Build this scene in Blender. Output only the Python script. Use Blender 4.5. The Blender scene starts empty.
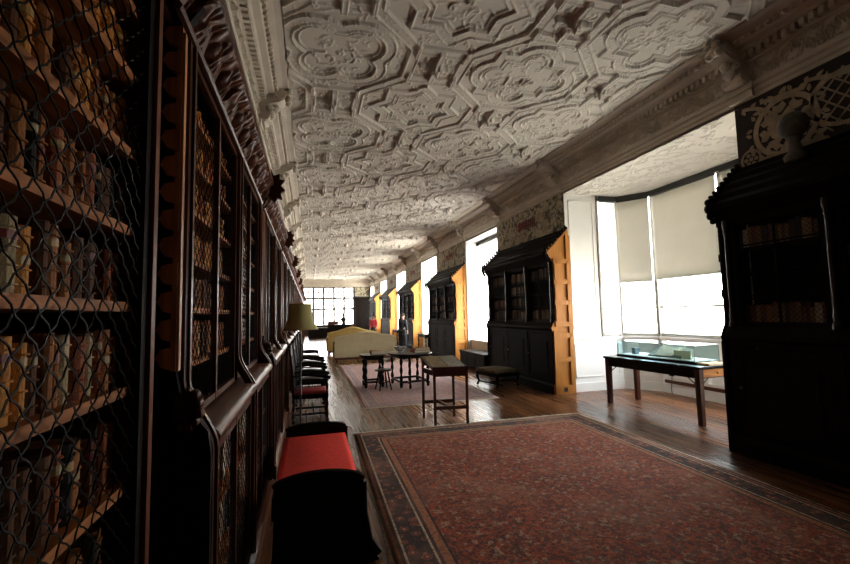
import bpy, math, random
import numpy as np
from mathutils import Vector, Matrix
random.seed(7); rng = np.random.default_rng(11)
PI = math.pi
sc = bpy.context.scene
COL = sc.collection

# ------------------------------------------------------------------ mesh builder
class MB:
    def __init__(s): s.v = []; s.f = []
    def add(s, vs, fs):
        n = len(s.v); s.v += [tuple(p) for p in vs]; s.f += [tuple(i + n for i in f) for f in fs]; return s
    def box(s, x0, x1, y0, y1, z0, z1):
        return s.hexa([(x0,y0),(x1,y0),(x1,y1),(x0,y1)], z0, z1)
    def hexa(s, q, z0, z1, q2=None):
        q2 = q2 or q; n = len(q)
        vs = [(a,b,z0) for a,b in q] + [(a,b,z1) for a,b in q2]
        fs = [tuple(range(n))[::-1], tuple(range(n, 2*n))] + [(i,(i+1)%n,n+(i+1)%n,n+i) for i in range(n)]
        return s.add(vs, fs)
    def prism(s, poly, a0, a1, axis='y'):
        n = len(poly)
        def P(p, a):
            if axis == 'y': return (p[0], a, p[1])
            if axis == 'x': return (a, p[0], p[1])
            return (p[0], p[1], a)
        vs = [P(p,a0) for p in poly] + [P(p,a1) for p in poly]
        fs = [tuple(range(n))[::-1], tuple(range(n,2*n))] + [(i,(i+1)%n,n+(i+1)%n,n+i) for i in range(n)]
        return s.add(vs, fs)
    def lathe(s, prof, c=(0,0,0), n=12, axis='z'):
        vs = []; fs = []
        for r, z in prof:
            for k in range(n):
                a = 2*PI*k/n; x, y = r*math.cos(a), r*math.sin(a)
                p = (x,y,z) if axis == 'z' else ((z,x,y) if axis == 'x' else (x,z,y))
                vs.append((p[0]+c[0], p[1]+c[1], p[2]+c[2]))
        m = len(prof)
        for i in range(m-1):
            for k in range(n):
                fs.append((i*n+k, i*n+(k+1)%n, (i+1)*n+(k+1)%n, (i+1)*n+k))
        fs.append(tuple(range(n))[::-1]); fs.append(tuple((m-1)*n+k for k in range(n)))
        return s.add(vs, fs)
    def tube(s, pts, r, n=6):
        pts = [Vector(p) for p in pts]; m = len(pts)
        rs = r if isinstance(r, (list, tuple)) else [r]*m
        vs = []; fs = []; up = None
        for i, p in enumerate(pts):
            d = (pts[min(i+1,m-1)] - pts[max(i-1,0)]).normalized()
            if up is None:
                up = Vector((0,0,1)) if abs(d.z) < .9 else Vector((1,0,0))
            a = d.cross(up).normalized(); b = a.cross(d).normalized(); up = b
            for k in range(n):
                t = 2*PI*k/n; vs.append(tuple(p + (a*math.cos(t) + b*math.sin(t))*rs[i]))
        for i in range(m-1):
            for k in range(n):
                fs.append((i*n+k, i*n+(k+1)%n, (i+1)*n+(k+1)%n, (i+1)*n+k))
        fs.append(tuple(range(n))[::-1]); fs.append(tuple((m-1)*n+k for k in range(n)))
        return s.add(vs, fs)
    def ball(s, c, r, n=10, m=7):
        rx, ry, rz = r if isinstance(r, (tuple, list)) else (r, r, r)
        vs = [(c[0],c[1],c[2]-rz)]; fs = []
        for i in range(1, m):
            t = PI*i/m
            for k in range(n):
                a = 2*PI*k/n
                vs.append((c[0]+rx*math.sin(t)*math.cos(a), c[1]+ry*math.sin(t)*math.sin(a), c[2]-rz*math.cos(t)))
        vs.append((c[0],c[1],c[2]+rz)); L = len(vs)-1
        for k in range(n): fs.append((0, 1+(k+1)%n, 1+k)); fs.append((L, L-n+k, L-n+(k+1)%n))
        for i in range(m-2):
            for k in range(n): fs.append((1+i*n+k, 1+i*n+(k+1)%n, 1+(i+1)*n+(k+1)%n, 1+(i+1)*n+k))
        return s.add(vs, fs)
    def grid(s, fn, nu, nv):
        vs = [fn(i/nu, j/nv) for i in range(nu+1) for j in range(nv+1)]
        fs = [(i*(nv+1)+j, (i+1)*(nv+1)+j, (i+1)*(nv+1)+j+1, i*(nv+1)+j+1) for i in range(nu) for j in range(nv)]
        return s.add(vs, fs)
    def xf(s, M):
        s.v = [tuple(M @ Vector(p)) for p in s.v]; return s
    def mesh(s, name, mat, smooth=False):
        me = bpy.data.meshes.new(name); me.from_pydata(s.v, [], s.f); me.update()
        import bmesh
        bm = bmesh.new(); bm.from_mesh(me); bmesh.ops.recalc_face_normals(bm, faces=bm.faces); bm.to_mesh(me); bm.free()
        if mat: me.materials.append(mat)
        if smooth: me.shade_smooth(); 
        return me
    def build(s, name, mat, parent=None, smooth=False, bevel=0, loc=None):
        o = bpy.data.objects.new(name, s.mesh(name, mat, smooth)); COL.objects.link(o)
        if parent: o.parent = parent
        if loc: o.location = loc
        if smooth:
            md = o.modifiers.new('es', 'EDGE_SPLIT'); md.split_angle = math.radians(40)
        if bevel:
            md = o.modifiers.new('bv', 'BEVEL'); md.width = bevel; md.segments = 2; md.limit_method = 'ANGLE'
        return o

def tag(o, label, cat, group=None, kind=None):
    o['label'] = label; o['category'] = cat
    if group: o['group'] = group
    if kind: o['kind'] = kind
    return o
def thing(name, label, cat, loc=(0,0,0), rz=0, group=None):
    o = bpy.data.objects.new(name, None); o.empty_display_size = .1; COL.objects.link(o)
    o.location = loc; o.rotation_euler = (0,0,rz)
    return tag(o, label, cat, group)
def struct(name, mb, mat, parent=None, **k):
    o = mb.build(name, mat, parent, **k); o['kind'] = 'structure'; return o
def sempty(name, loc=(0,0,0)):
    o = bpy.data.objects.new(name, None); COL.objects.link(o); o.location = loc; o['kind'] = 'structure'; return o
def dup(root, loc, rz=None, label=None, group=None):
    def cp(o, par):
        c = o.copy(); COL.objects.link(c); c.parent = par
        for ch in list(kids.get(o, [])): cp(ch, c)
        return c
    kids = {}
    def walk(o):
        kids[o] = list(o.children)
        for ch in kids[o]: walk(ch)
    walk(root)
    c = cp(root, None); c.location = loc
    if rz is not None: c.rotation_euler = (0,0,rz)
    if label: c['label'] = label
    if group: c['group'] = group
    return c

# ------------------------------------------------------------------ materials
def newmat(name):
    m = bpy.data.materials.new(name); m.use_nodes = True
    nt = m.node_tree; nt.nodes.clear()
    out = nt.nodes.new('ShaderNodeOutputMaterial'); b = nt.nodes.new('ShaderNodeBsdfPrincipled')
    nt.links.new(b.outputs[0], out.inputs[0])
    return m, nt, b
def nd(nt, t, **k):
    n = nt.nodes.new(t)
    for a, v in k.items():
        if a in n.inputs.keys(): n.inputs[a].default_value = v
        else: setattr(n, a, v)
    return n
def ramp(nt, fac, stops, interp='LINEAR'):
    r = nt.nodes.new('ShaderNodeValToRGB'); r.color_ramp.interpolation = interp
    el = r.color_ramp.elements
    while len(el) < len(stops): el.new(.5)
    for e, (p, c) in zip(el, stops): e.position = p; e.color = (*c, 1)
    nt.links.new(fac, r.inputs[0]); return r
def mixc(nt, fac, a, b, blend='MIX'):
    m = nt.nodes.new('ShaderNodeMix'); m.data_type = 'RGBA'; m.blend_type = blend
    for sock, v in ((m.inputs[0], fac), (m.inputs[6], a), (m.inputs[7], b)):
        if hasattr(v, 'links'): nt.links.new(v, sock)
        else: sock.default_value = v if not isinstance(v, tuple) or len(v) == 4 else (*v, 1)
    return m.outputs[2]
def mth(nt, op, a, b=None, c=None):
    m = nt.nodes.new('ShaderNodeMath'); m.operation = op
    for i, v in enumerate((a, b, c)):
        if v is None: continue
        if hasattr(v, 'links'): nt.links.new(v, m.inputs[i])
        else: m.inputs[i].default_value = v
    return m.outputs[0]
def plain(name, col, rough=.6, var=.15, scale=8, bump=0, metallic=0, stretch=(1,1,1), spec=.5, bscale=None, obj=True):
    m, nt, b = newmat(name)
    tc = nd(nt, 'ShaderNodeTexCoord'); mp = nd(nt, 'ShaderNodeMapping'); mp.inputs['Scale'].default_value = stretch
    nt.links.new(tc.outputs['Object'], mp.inputs[0])
    nz = nd(nt, 'ShaderNodeTexNoise', Scale=scale, Detail=6.0); nt.links.new(mp.outputs[0], nz.inputs['Vector'])
    lo = tuple(c*(1-var) for c in col); hi = tuple(min(1, c*(1+var)) for c in col)
    r = ramp(nt, nz.outputs[0], [(.3, lo), (.7, hi)]); nt.links.new(r.outputs[0], b.inputs['Base Color'])
    b.inputs['Roughness'].default_value = rough; b.inputs['Metallic'].default_value = metallic
    b.inputs['Specular IOR Level'].default_value = spec
    if bump:
        n2 = nd(nt, 'ShaderNodeTexNoise', Scale=bscale or scale*3, Detail=4.0); nt.links.new(mp.outputs[0], n2.inputs['Vector'])
        bp = nd(nt, 'ShaderNodeBump', Strength=bump, Distance=.01); nt.links.new(n2.outputs[0], bp.inputs['Height'])
        nt.links.new(bp.outputs[0], b.inputs['Normal'])
    return m
def wood(name, col, rough=.35, var=.4, axis=2, scale=6, spec=.5):
    st = [7, 7, 7]; st[axis] = .5
    return plain(name, col, rough, var, scale, .15, 0, tuple(st), spec)

M = {}
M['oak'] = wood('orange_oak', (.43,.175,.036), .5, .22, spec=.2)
M['dark_oak'] = wood('dark_oak', (.070,.022,.009), .33, .5, spec=.16)
M['dark_oak_y'] = wood('dark_oak_along', (.085,.028,.012), .33, .5, 1, spec=.18)
M['shaded_black_oak'] = wood('shaded_black_oak', (.0065,.004,.003), .6, .5, spec=.05)  # bookcase oak with shade put into its colour; chests and desk share it
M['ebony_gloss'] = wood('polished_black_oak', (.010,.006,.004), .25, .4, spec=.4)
M['blackwood'] = wood('black_turned_wood', (.008,.0055,.0045), .36, .5, spec=.12)
M['mahogany'] = wood('mahogany', (.055,.016,.009), .28, .4)
M['shelf'] = wood('shelf_edge_oak', (.36,.135,.045), .55, .5, 1, spec=.12)
M['scallop'] = wood('lit_scallop_oak', (.46,.19,.07), .45, .5)  # oak lightened to stand in for light on the scalloped edge
M['wire'] = plain('blackened_wire', (.006,.005,.0045), .6, .3, 20, 0, 0, spec=.1)
M['plaster'] = plain('white_plaster', (.60,.565,.50), .85, .06, 3, .12, bscale=60)
M['plaster_cornice'] = plain('cornice_plaster', (.52,.465,.385), .8, .10, 3, .12, bscale=50)
M['white_paint'] = plain('white_paint', (.80,.79,.75), .45, .03, 2)
M['sash'] = plain('sash_paint', (.30,.285,.25), .5, .05, 3)
M['wallgreen'] = plain('painted_olive_wall', (.19,.17,.11), .8, .3, 6)
M['darkwall'] = plain('dark_panelled_wall', (.03,.018,.012), .7, .3, 4)
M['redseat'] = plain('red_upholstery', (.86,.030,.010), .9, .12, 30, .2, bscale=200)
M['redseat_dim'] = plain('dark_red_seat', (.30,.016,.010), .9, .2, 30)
M['linen'] = plain('sofa_linen', (.30,.24,.135), .9, .08, 6, .15, bscale=150)
M['linen_b'] = plain('ochre_linen', (.31,.20,.05), .9, .10, 6, .15, bscale=150)
M['brass'] = plain('aged_brass', (.35,.22,.07), .35, .2, 10, 0, 1)
M['paper'] = plain('old_paper', (.62,.56,.42), .8, .1, 20)
M['cream'] = plain('frieze_cream', (.36,.28,.19), .85, .25, 9)
M['frieze_dark'] = plain('frieze_dark', (.022,.013,.010), .8, .5, 8)
M['frieze_red'] = plain('frieze_red', (.25,.045,.03), .8, .3, 12)
M['black'] = plain('black_metal', (.01,.01,.01), .4, .2, 10)
M['dark_plastic'] = plain('socket_black', (.012,.012,.012), .4, .1, 10)
M['skin'] = plain('skin', (.42,.24,.16), .6, .08, 10)
M['suit'] = plain('dark_suit', (.010,.011,.014), .85, .2, 30)
M['redcloth'] = plain('red_cloth', (.40,.030,.035), .85, .25, 12)
M['hair'] = plain('dark_hair', (.02,.010,.007), .6, .3, 30)
M['bronze'] = plain('dark_bronze', (.02,.018,.016), .4, .3, 10)
M['stone'] = plain('dim_stone', (.11,.105,.08), .85, .3, 18, .3)
M['china'] = None
BOOKC = {'tan':(.58,.25,.052), 'brown':(.34,.125,.032), 'dark brown':(.12,.045,.017), 'red-brown':(.32,.085,.028), 'cream':(.46,.35,.19), 'black':(.022,.017,.014)}
for k, c in BOOKC.items(): M['bk_'+k] = plain('leather_'+k.replace(' ','_').replace('-','_'), c, .55, .45, 22, .3, stretch=(1,1,.6), bscale=70, spec=.12)
M['gilt'] = plain('gilt_label', (.45,.28,.08), .45, .4, 60)
M['lab_red'] = plain('red_label', (.22,.03,.02), .5, .3, 60)
M['lab_cream'] = plain('cream_label', (.42,.33,.17), .6, .3, 60)

def china():
    m, nt, b = newmat('blue_white_china')
    tc = nd(nt, 'ShaderNodeTexCoord'); v = nd(nt, 'ShaderNodeTexVoronoi', Scale=14.0); nt.links.new(tc.outputs['Object'], v.inputs['Vector'])
    r = ramp(nt, v.outputs['Distance'], [(.25,(.10,.13,.22)), (.4,(.62,.66,.68))]); nt.links.new(r.outputs[0], b.inputs['Base Color'])
    b.inputs['Roughness'].default_value = .15; return m
M['china'] = china()

def glass(name='window_glass', tint=(1,1,1), g=.05, rough=.0):
    m = bpy.data.materials.new(name); m.use_nodes = True; nt = m.node_tree; nt.nodes.clear()
    out = nd(nt, 'ShaderNodeOutputMaterial'); t = nd(nt, 'ShaderNodeBsdfTransparent'); gl = nd(nt, 'ShaderNodeBsdfGlossy')
    t.inputs[0].default_value = (*tint, 1); gl.inputs['Roughness'].default_value = rough
    fr = nd(nt, 'ShaderNodeLayerWeight', Blend=.5); mx = nd(nt, 'ShaderNodeMixShader')
    nt.links.new(mth(nt, 'MULTIPLY_ADD', mth(nt, 'POWER', fr.outputs['Facing'], 5.0), .5, .03), mx.inputs[0]); nt.links.new(t.outputs[0], mx.inputs[1]); nt.links.new(gl.outputs[0], mx.inputs[2])
    nt.links.new(mx.outputs[0], out.inputs[0]); return m
M['glass'] = glass(); M['caseglass'] = glass('display_glass', (.86,.94,.95))
def translucent(name, col, fac=.5, tcol=None):
    m = bpy.data.materials.new(name); m.use_nodes = True; nt = m.node_tree; nt.nodes.clear()
    out = nd(nt, 'ShaderNodeOutputMaterial'); d = nd(nt, 'ShaderNodeBsdfDiffuse'); t = nd(nt, 'ShaderNodeBsdfTranslucent')
    tc = nd(nt, 'ShaderNodeTexCoord'); nz = nd(nt, 'ShaderNodeTexNoise', Scale=3.0, Detail=4.0); nt.links.new(tc.outputs['Object'], nz.inputs['Vector'])
    r = ramp(nt, nz.outputs[0], [(.3, tuple(c*.93 for c in col)), (.7, col)])
    nt.links.new(r.outputs[0], d.inputs[0])
    t.inputs[0].default_value = (*(tcol or col), 1)
    mx = nd(nt, 'ShaderNodeMixShader'); mx.inputs[0].default_value = fac
    nt.links.new(d.outputs[0], mx.inputs[1]); nt.links.new(t.outputs[0], mx.inputs[2]); nt.links.new(mx.outputs[0], out.inputs[0]); return m
M['blind'] = translucent('roller_blind_fabric', (.66,.64,.575), .30, (.35,.335,.295))
M['blind_white'] = translucent('white_blind_fabric', (.86,.86,.84), .6)
M['shade'] = translucent('lamp_shade_fabric', (.55,.50,.24), .45)

def floor_mat():
    m, nt, b = newmat('oak_floorboards')
    tc = nd(nt, 'ShaderNodeTexCoord'); mp = nd(nt, 'ShaderNodeMapping'); mp.inputs['Rotation'].default_value = (0,0,PI/2)
    nt.links.new(tc.outputs['Object'], mp.inputs[0])
    br = nd(nt, 'ShaderNodeTexBrick', Scale=1.0); br.offset = .37
    br.inputs['Brick Width'].default_value = 3.6; br.inputs['Row Height'].default_value = .2; br.inputs['Mortar Size'].default_value = .009
    br.inputs['Color1'].default_value = (0,0,0,1); br.inputs['Color2'].default_value = (1,1,1,1); br.inputs['Mortar'].default_value = (.5,.5,.5,1)
    nt.links.new(mp.outputs[0], br.inputs['Vector'])
    m2 = nd(nt, 'ShaderNodeMapping'); m2.inputs['Scale'].default_value = (22,.8,1); nt.links.new(tc.outputs['Object'], m2.inputs[0])
    nz = nd(nt, 'ShaderNodeTexNoise', Scale=1.6, Detail=8.0); nt.links.new(m2.outputs[0], nz.inputs['Vector'])
    a = ramp(nt, nz.outputs[0], [(.3,(.070,.026,.010)), (.7,(.18,.070,.026))])
    t = mixc(nt, .6, a.outputs[0], br.outputs['Color'], 'SOFT_LIGHT')
    t2 = mixc(nt, br.outputs['Fac'], t, (.008,.004,.003,1))
    nt.links.new(t2, b.inputs['Base Color'])
    n3 = nd(nt, 'ShaderNodeTexNoise', Scale=1.2, Detail=3.0); nt.links.new(m2.outputs[0], n3.inputs['Vector'])
    rr = nd(nt, 'ShaderNodeMapRange'); rr.inputs['To Min'].default_value = .22; rr.inputs['To Max'].default_value = .34; b.inputs['Specular IOR Level'].default_value = .22
    nt.links.new(n3.outputs[0], rr.inputs['Value']); nt.links.new(rr.outputs[0], b.inputs['Roughness'])
    h = mth(nt, 'ADD', mth(nt, 'MULTIPLY', br.outputs['Fac'], -1.0), mth(nt, 'MULTIPLY', nz.outputs[0], .07))
    bp = nd(nt, 'ShaderNodeBump', Strength=.35, Distance=.006); nt.links.new(h, bp.inputs['Height']); nt.links.new(bp.outputs[0], b.inputs['Normal'])
    return m
M['floor'] = floor_mat()

def rug_mat(name, hx, hy, field, field2, navy, cream, bw, fs=22.0):
    m, nt, b = newmat(name)
    tc = nd(nt, 'ShaderNodeTexCoord'); sp = nd(nt, 'ShaderNodeSeparateXYZ'); nt.links.new(tc.outputs['Object'], sp.inputs[0])
    dx = mth(nt, 'SUBTRACT', hx, mth(nt, 'ABSOLUTE', sp.outputs[0])); dy = mth(nt, 'SUBTRACT', hy, mth(nt, 'ABSOLUTE', sp.outputs[1]))
    d = mth(nt, 'MINIMUM', dx, dy)
    wob = nd(nt, 'ShaderNodeTexNoise', Scale=9.0, Detail=3.0); nt.links.new(tc.outputs['Object'], wob.inputs['Vector'])
    # mirrored figure coordinates, so the ornament repeats like knotted motifs
    def vor(scale, feat='F1', off=0.):
        mp = nd(nt, 'ShaderNodeMapping'); mp.inputs['Location'].default_value = (off, off*.7, 0)
        ab = nd(nt, 'ShaderNodeVectorMath', operation='ABSOLUTE'); nt.links.new(tc.outputs['Object'], ab.inputs[0]); nt.links.new(ab.outputs[0], mp.inputs[0])
        v = nd(nt, 'ShaderNodeTexVoronoi', Scale=scale, feature=feat, Randomness=.75); nt.links.new(mp.outputs[0], v.inputs['Vector']); return v
    v1 = vor(fs); v2 = vor(fs*2.1, off=3.3); v3 = vor(fs*.45, off=1.7)
    c1 = nd(nt, 'ShaderNodeSeparateColor'); nt.links.new(v1.outputs['Color'], c1.inputs[0])
    c2 = nd(nt, 'ShaderNodeSeparateColor'); nt.links.new(v2.outputs['Color'], c2.inputs[0])
    ring = ramp(nt, v1.outputs['Distance'], [(.0,(0,0,0)), (.30,(1,1,1)), (.42,(0,0,0))], 'CONSTANT')
    base = ramp(nt, c1.outputs[0], [(0,field), (.42,field2), (.62,navy), (.86,cream)], 'CONSTANT')
    f = mixc(nt, .5, field, base.outputs[0])
    f = mixc(nt, mth(nt, 'MULTIPLY', ring.outputs[0], .8), f, navy)
    sm = ramp(nt, c2.outputs[1], [(0,(0,0,0)), (.70,(1,1,1))], 'CONSTANT')
    smd = ramp(nt, v2.outputs['Distance'], [(0,(1,1,1)), (.35,(0,0,0))])
    fac = mth(nt, 'MULTIPLY', sm.outputs[0], smd.outputs[0])
    f = mixc(nt, mth(nt, 'MULTIPLY', fac, .75), f, cream)
    sm2 = ramp(nt, c2.outputs[0], [(0,(0,0,0)), (.62,(1,1,1))], 'CONSTANT')
    f = mixc(nt, mth(nt, 'MULTIPLY', sm2.outputs[0], .65), f, navy)
    # border: constant stripes by distance from the edge, figured
    q = .01
    S = [(0,cream), (.022/bw,navy), (.05/bw,field2), (.075/bw,navy), (.10/bw,cream), (.115/bw,navy), (.30/bw,cream), (.315/bw,navy), (.34/bw,field2), (.40/bw,navy), (.42/bw,field)]
    stripe = ramp(nt, mth(nt, 'DIVIDE', d, bw), S, 'CONSTANT')
    c3 = nd(nt, 'ShaderNodeSeparateColor'); nt.links.new(v3.outputs['Color'], c3.inputs[0])
    bo = ramp(nt, v3.outputs['Distance'], [(0,cream), (.12,field), (.28,navy), (.36,field2), (.42,navy)], 'CONSTANT')
    isb = mth(nt, 'MULTIPLY', mth(nt, 'GREATER_THAN', d, .118), mth(nt, 'LESS_THAN', d, .298))
    bcol = mixc(nt, mth(nt, 'MULTIPLY', isb, .85), stripe.outputs[0], bo.outputs[0])
    bcol = mixc(nt, mth(nt, 'MULTIPLY', fac, .4), bcol, cream)
    bcol = mixc(nt, mth(nt, 'MULTIPLY', sm2.outputs[0], .45), bcol, navy)
    col = mixc(nt, mth(nt, 'GREATER_THAN', d, .42), bcol, f)
    wear = nd(nt, 'ShaderNodeTexNoise', Scale=1.3, Detail=8.0, Roughness=.7); nt.links.new(tc.outputs['Object'], wear.inputs['Vector'])
    wr = ramp(nt, wear.outputs[0], [(.48,(0,0,0)), (.72,(1,1,1))])
    col = mixc(nt, mth(nt, 'MULTIPLY', wr.outputs[0], .55), col, tuple(.5*a+.35*c+.03 for a, c in zip(field, cream)))
    nt.links.new(col, b.inputs['Base Color']); b.inputs['Roughness'].default_value = .95; b.inputs['Specular IOR Level'].default_value = .1
    fz = nd(nt, 'ShaderNodeTexNoise', Scale=220.0); nt.links.new(tc.outputs['Object'], fz.inputs['Vector'])
    bp = nd(nt, 'ShaderNodeBump', Strength=.5, Distance=.004); nt.links.new(fz.outputs[0], bp.inputs['Height']); nt.links.new(bp.outputs[0], b.inputs['Normal'])
    return m

def island_mat(name, cols, rough=.55):
    m, nt, b = newmat(name)
    g = nd(nt, 'ShaderNodeNewGeometry'); r = ramp(nt, g.outputs['Random Per Island'], [(i/len(cols), c) for i, c in enumerate(cols)], 'CONSTANT')
    tc = nd(nt, 'ShaderNodeTexCoord'); nz = nd(nt, 'ShaderNodeTexNoise', Scale=30.0, Detail=3.0); nt.links.new(tc.outputs['Object'], nz.inputs['Vector'])
    nr = ramp(nt, nz.outputs[0], [(.3,(.5,.5,.5)), (.7,(1,1,1))])
    nt.links.new(mixc(nt, 1.0, r.outputs[0], nr.outputs[0], 'MULTIPLY'), b.inputs['Base Color']); b.inputs['Roughness'].default_value = rough
    return m
M['books_mass'] = island_mat('old_bindings', [(.30,.15,.06), (.16,.07,.03), (.06,.03,.016), (.55,.47,.34), (.20,.06,.03), (.36,.22,.10), (.03,.02,.015), (.25,.13,.06)])

def mural_mat():
    m, nt, b = newmat('painted_frieze')
    tc = nd(nt, 'ShaderNodeTexCoord'); nz = nd(nt, 'ShaderNodeTexNoise', Scale=5.0, Detail=6.0, Distortion=1.2); nt.links.new(tc.outputs['Object'], nz.inputs['Vector'])
    v = nd(nt, 'ShaderNodeTexVoronoi', Scale=9.0, feature='DISTANCE_TO_EDGE'); nt.links.new(tc.outputs['Object'], v.inputs['Vector'])
    r = ramp(nt, nz.outputs[0], [(.40,(.11,.09,.058)), (.5,(.36,.32,.22)), (.6,(.46,.41,.29))])
    e = ramp(nt, v.outputs['Distance'], [(.03,(.05,.04,.025)), (.07,(1,1,1))])
    nt.links.new(mixc(nt, .7, r.outputs[0], e.outputs[0], 'MULTIPLY'), b.inputs['Base Color']); b.inputs['Roughness'].default_value = .85; return m
M['mural'] = mural_mat()

# ------------------------------------------------------------------ camera (recovered from the photo's vanishing points)
F = 420.
dy = np.array([309.5-425, -(316.5-282), -F]); dy /= np.linalg.norm(dy)
up = np.array([-118, 5600, -F]); up = up - dy*(up@dy); up /= np.linalg.norm(up)
R = np.array([np.cross(dy, up), dy, up])
cam = bpy.data.cameras.new('camera'); co = bpy.data.objects.new('camera', cam); COL.objects.link(co)
cam.sensor_width = 36; cam.lens = F/850*36; cam.clip_start = .05; cam.clip_end = 200
mw = Matrix.Identity(4)
for i in range(3):
    for j in range(3): mw[i][j] = R[i][j]
mw[2][3] = 1.6
co.matrix_world = mw; sc.camera = co

# ------------------------------------------------------------------ dimensions
XL, XR, YB, YE = -.72, 5.0, -1.6, 36.0
ZC, ZK = 4.70, 4.02            # ceiling, underside of the entablature
A0, PIT, CL = 7.30, 5.75, 3.05 # right-hand bookcases
BAY0, BAY1 = 3.76, 7.35
BX = 6.65
starts = [.68] + [A0 + PIT*k for k in range(5)]
wins = [(A0+PIT*k+CL+.17, A0+PIT*(k+1)-.10) for k in range(4)] + [(A0+PIT*4+CL+.17, 35.5)]

# floor and ceiling -------------------------------------------------
struct('floor', MB().box(XL, BX+.4, YB, YE, -.1, 0), M['floor'])

def ceiling():
    T = 11.32; res = .0125
    nx = int(4.8/res); ny = int(T/res)
    X, Y = np.meshgrid((np.arange(nx)+.5)*res, (np.arange(ny)+.5)*res, indexing='ij')
    H = np.zeros_like(X); 
    rib = np.full_like(X, 9.); pan = np.zeros_like(X)
    def per(y0): return (Y - y0 + T/2) % T - T/2
    def circ(cx, cy, r): return np.hypot(X-cx, per(cy)) - r
    def rect(cx, cy, a, b, rot=0):
        px, py = X-cx, per(cy)
        if rot: c, s = math.cos(rot), math.sin(rot); px, py = c*px+s*py, -s*px+c*py
        return np.maximum(np.abs(px)-a, np.abs(py)-b)
    U = lambda *a: np.minimum.reduce(a)
    shapes = []; bosses = []; bars = []
    cy = T/10; cx_ = 1.2; k_ = .95
    for j in range(10):
        y0 = j*cy + .30
        for i in range(4):
            x0 = .6 + cx_*i
            if (i + j) % 2 == 0:
                t = (i//2 + 2*j) % 4
                if t == 0:   # lobed heart panel
                    q = U(circ(x0-.26*k_, y0-.2*k_, .28*k_), circ(x0+.26*k_, y0-.2*k_, .28*k_), circ(x0-.22*k_, y0+.24*k_, .26*k_), circ(x0+.22*k_, y0+.24*k_, .26*k_), rect(x0, y0, .22*k_, .40*k_))
                elif t in (1, 3): # oblong set with half rounds
                    q = U(rect(x0, y0, .42*k_, .36*k_), circ(x0-.42*k_, y0, .2*k_), circ(x0+.42*k_, y0, .2*k_), circ(x0, y0-.38*k_, .2*k_), circ(x0, y0+.38*k_, .2*k_))
                else:        # star of two squares
                    q = U(rect(x0, y0, .38*k_, .38*k_), rect(x0, y0, .38*k_, .38*k_, PI/4))
                shapes.append((q, x0, y0, t))
            else:
                bars.append((x0, y0))
    for q, x0, y0, e in shapes: rib = np.minimum(rib, np.abs(q-.07))
    allsh = np.minimum.reduce([q for q, *_ in shapes])
    link = np.full_like(X, 9.)     # straight bands tying the panels together
    for x0, y0 in bars:
        link = np.minimum(link, np.abs(rect(x0, y0, .33, .30)))
        dg = np.minimum(np.abs(rect(x0, y0, 2, .0, .755)), np.abs(rect(x0, y0, 2, .0, -.755)))
        dg = np.where((rect(x0, y0, .33, .30) > 0) & (allsh > .1) & (np.maximum(np.abs(X-x0)-.75, np.abs(per(y0))-.75) < 0), dg, 9.)
        link = np.minimum(link, dg)
    band = np.minimum(rib, link)
    H = np.where(band < .07, .020, 0.); H = np.where((band < .07) & (band > .050), .036, H)
    for q, x0, y0, e in shapes:
        pan = np.where(q < 0, 1, pan)
        if e in (0, 1): H = np.where((q < 0) & (q > -.016) & (band > .07), .0, H)
    for q, x0, y0, e in shapes:    # raised inner lip round the main panels
        H = np.where((q < -.045) & (q > -.062), np.maximum(H, .02), H)
    for n_, (x0, y0) in enumerate(bars):   # straight ribs along the room with a pendant boss
        L1 = .30 if n_ % 3 else .42
        for q in (rect(x0, y0, .032, L1), rect(x0, y0, .22, .024), rect(x0-.30, y0-.26, .030, .10), rect(x0+.30, y0+.26, .030, .10), rect(x0+.30, y0-.26, .03, .08), rect(x0-.30, y0+.26, .03, .08)):
            H = np.where(q < 0, np.maximum(H, .052), H); H = np.where((q < 0) & (q > -.013), np.maximum(H, .062), H)
    def blob(cx, cy, r, h):
        i0 = max(0, int((cx-3*r)/res)); i1 = min(nx, int((cx+3*r)/res)+1)
        if i1 <= i0: return
        js = (np.arange(int((cy-3*r)/res), int((cy+3*r)/res)+1)) % ny
        xs = (np.arange(i0, i1)+.5)*res
        dyy = ((js+.5)*res - cy + T/2) % T - T/2
        g = h*np.exp(-((xs[:,None]-cx)**2 + dyy[None,:]**2)/(r*r))
        cur = add[i0:i1][:, js]; add[i0:i1, js] = np.maximum(cur, g)
    add = np.zeros_like(X)
    def scroll(cx, cy, size, a0, turn, w, h):
        n = int(size/.006*5)
        for q in range(n):
            t = q/n; r = size*(1-.85*t); a = a0 + turn*t*1.5*PI
            blob(cx + r*math.cos(a), cy + r*math.sin(a), w*(1-.3*t), h)
        blob(cx, cy, w*1.7, h)
    R_ = random.Random(5)
    for q_, x0, y0, e in shapes:
        if e in (1,):   # emblem: bold figure-like strokes
            for _ in range(9):
                cx, cyy = x0 + R_.uniform(-.20,.20), y0 + R_.uniform(-.20,.20)
                a = R_.uniform(0, 2*PI); L = R_.uniform(.10,.24); cv = R_.uniform(-16,16); wv = R_.uniform(.010,.020)
                for q in range(40):
                    blob(cx, cyy, wv*(1.1-q/60), .036); cx += L/40*math.cos(a); cyy += L/40*math.sin(a); a += cv*L/40
        else:
            for sx in (-1,1):
                for sy in (-1,1): scroll(x0+sx*.12, y0+sy*.12, .075, R_.uniform(0,6), sx*sy, .010, .022)
            scroll(x0, y0, .045, 0, 1, .014, .03)
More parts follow.
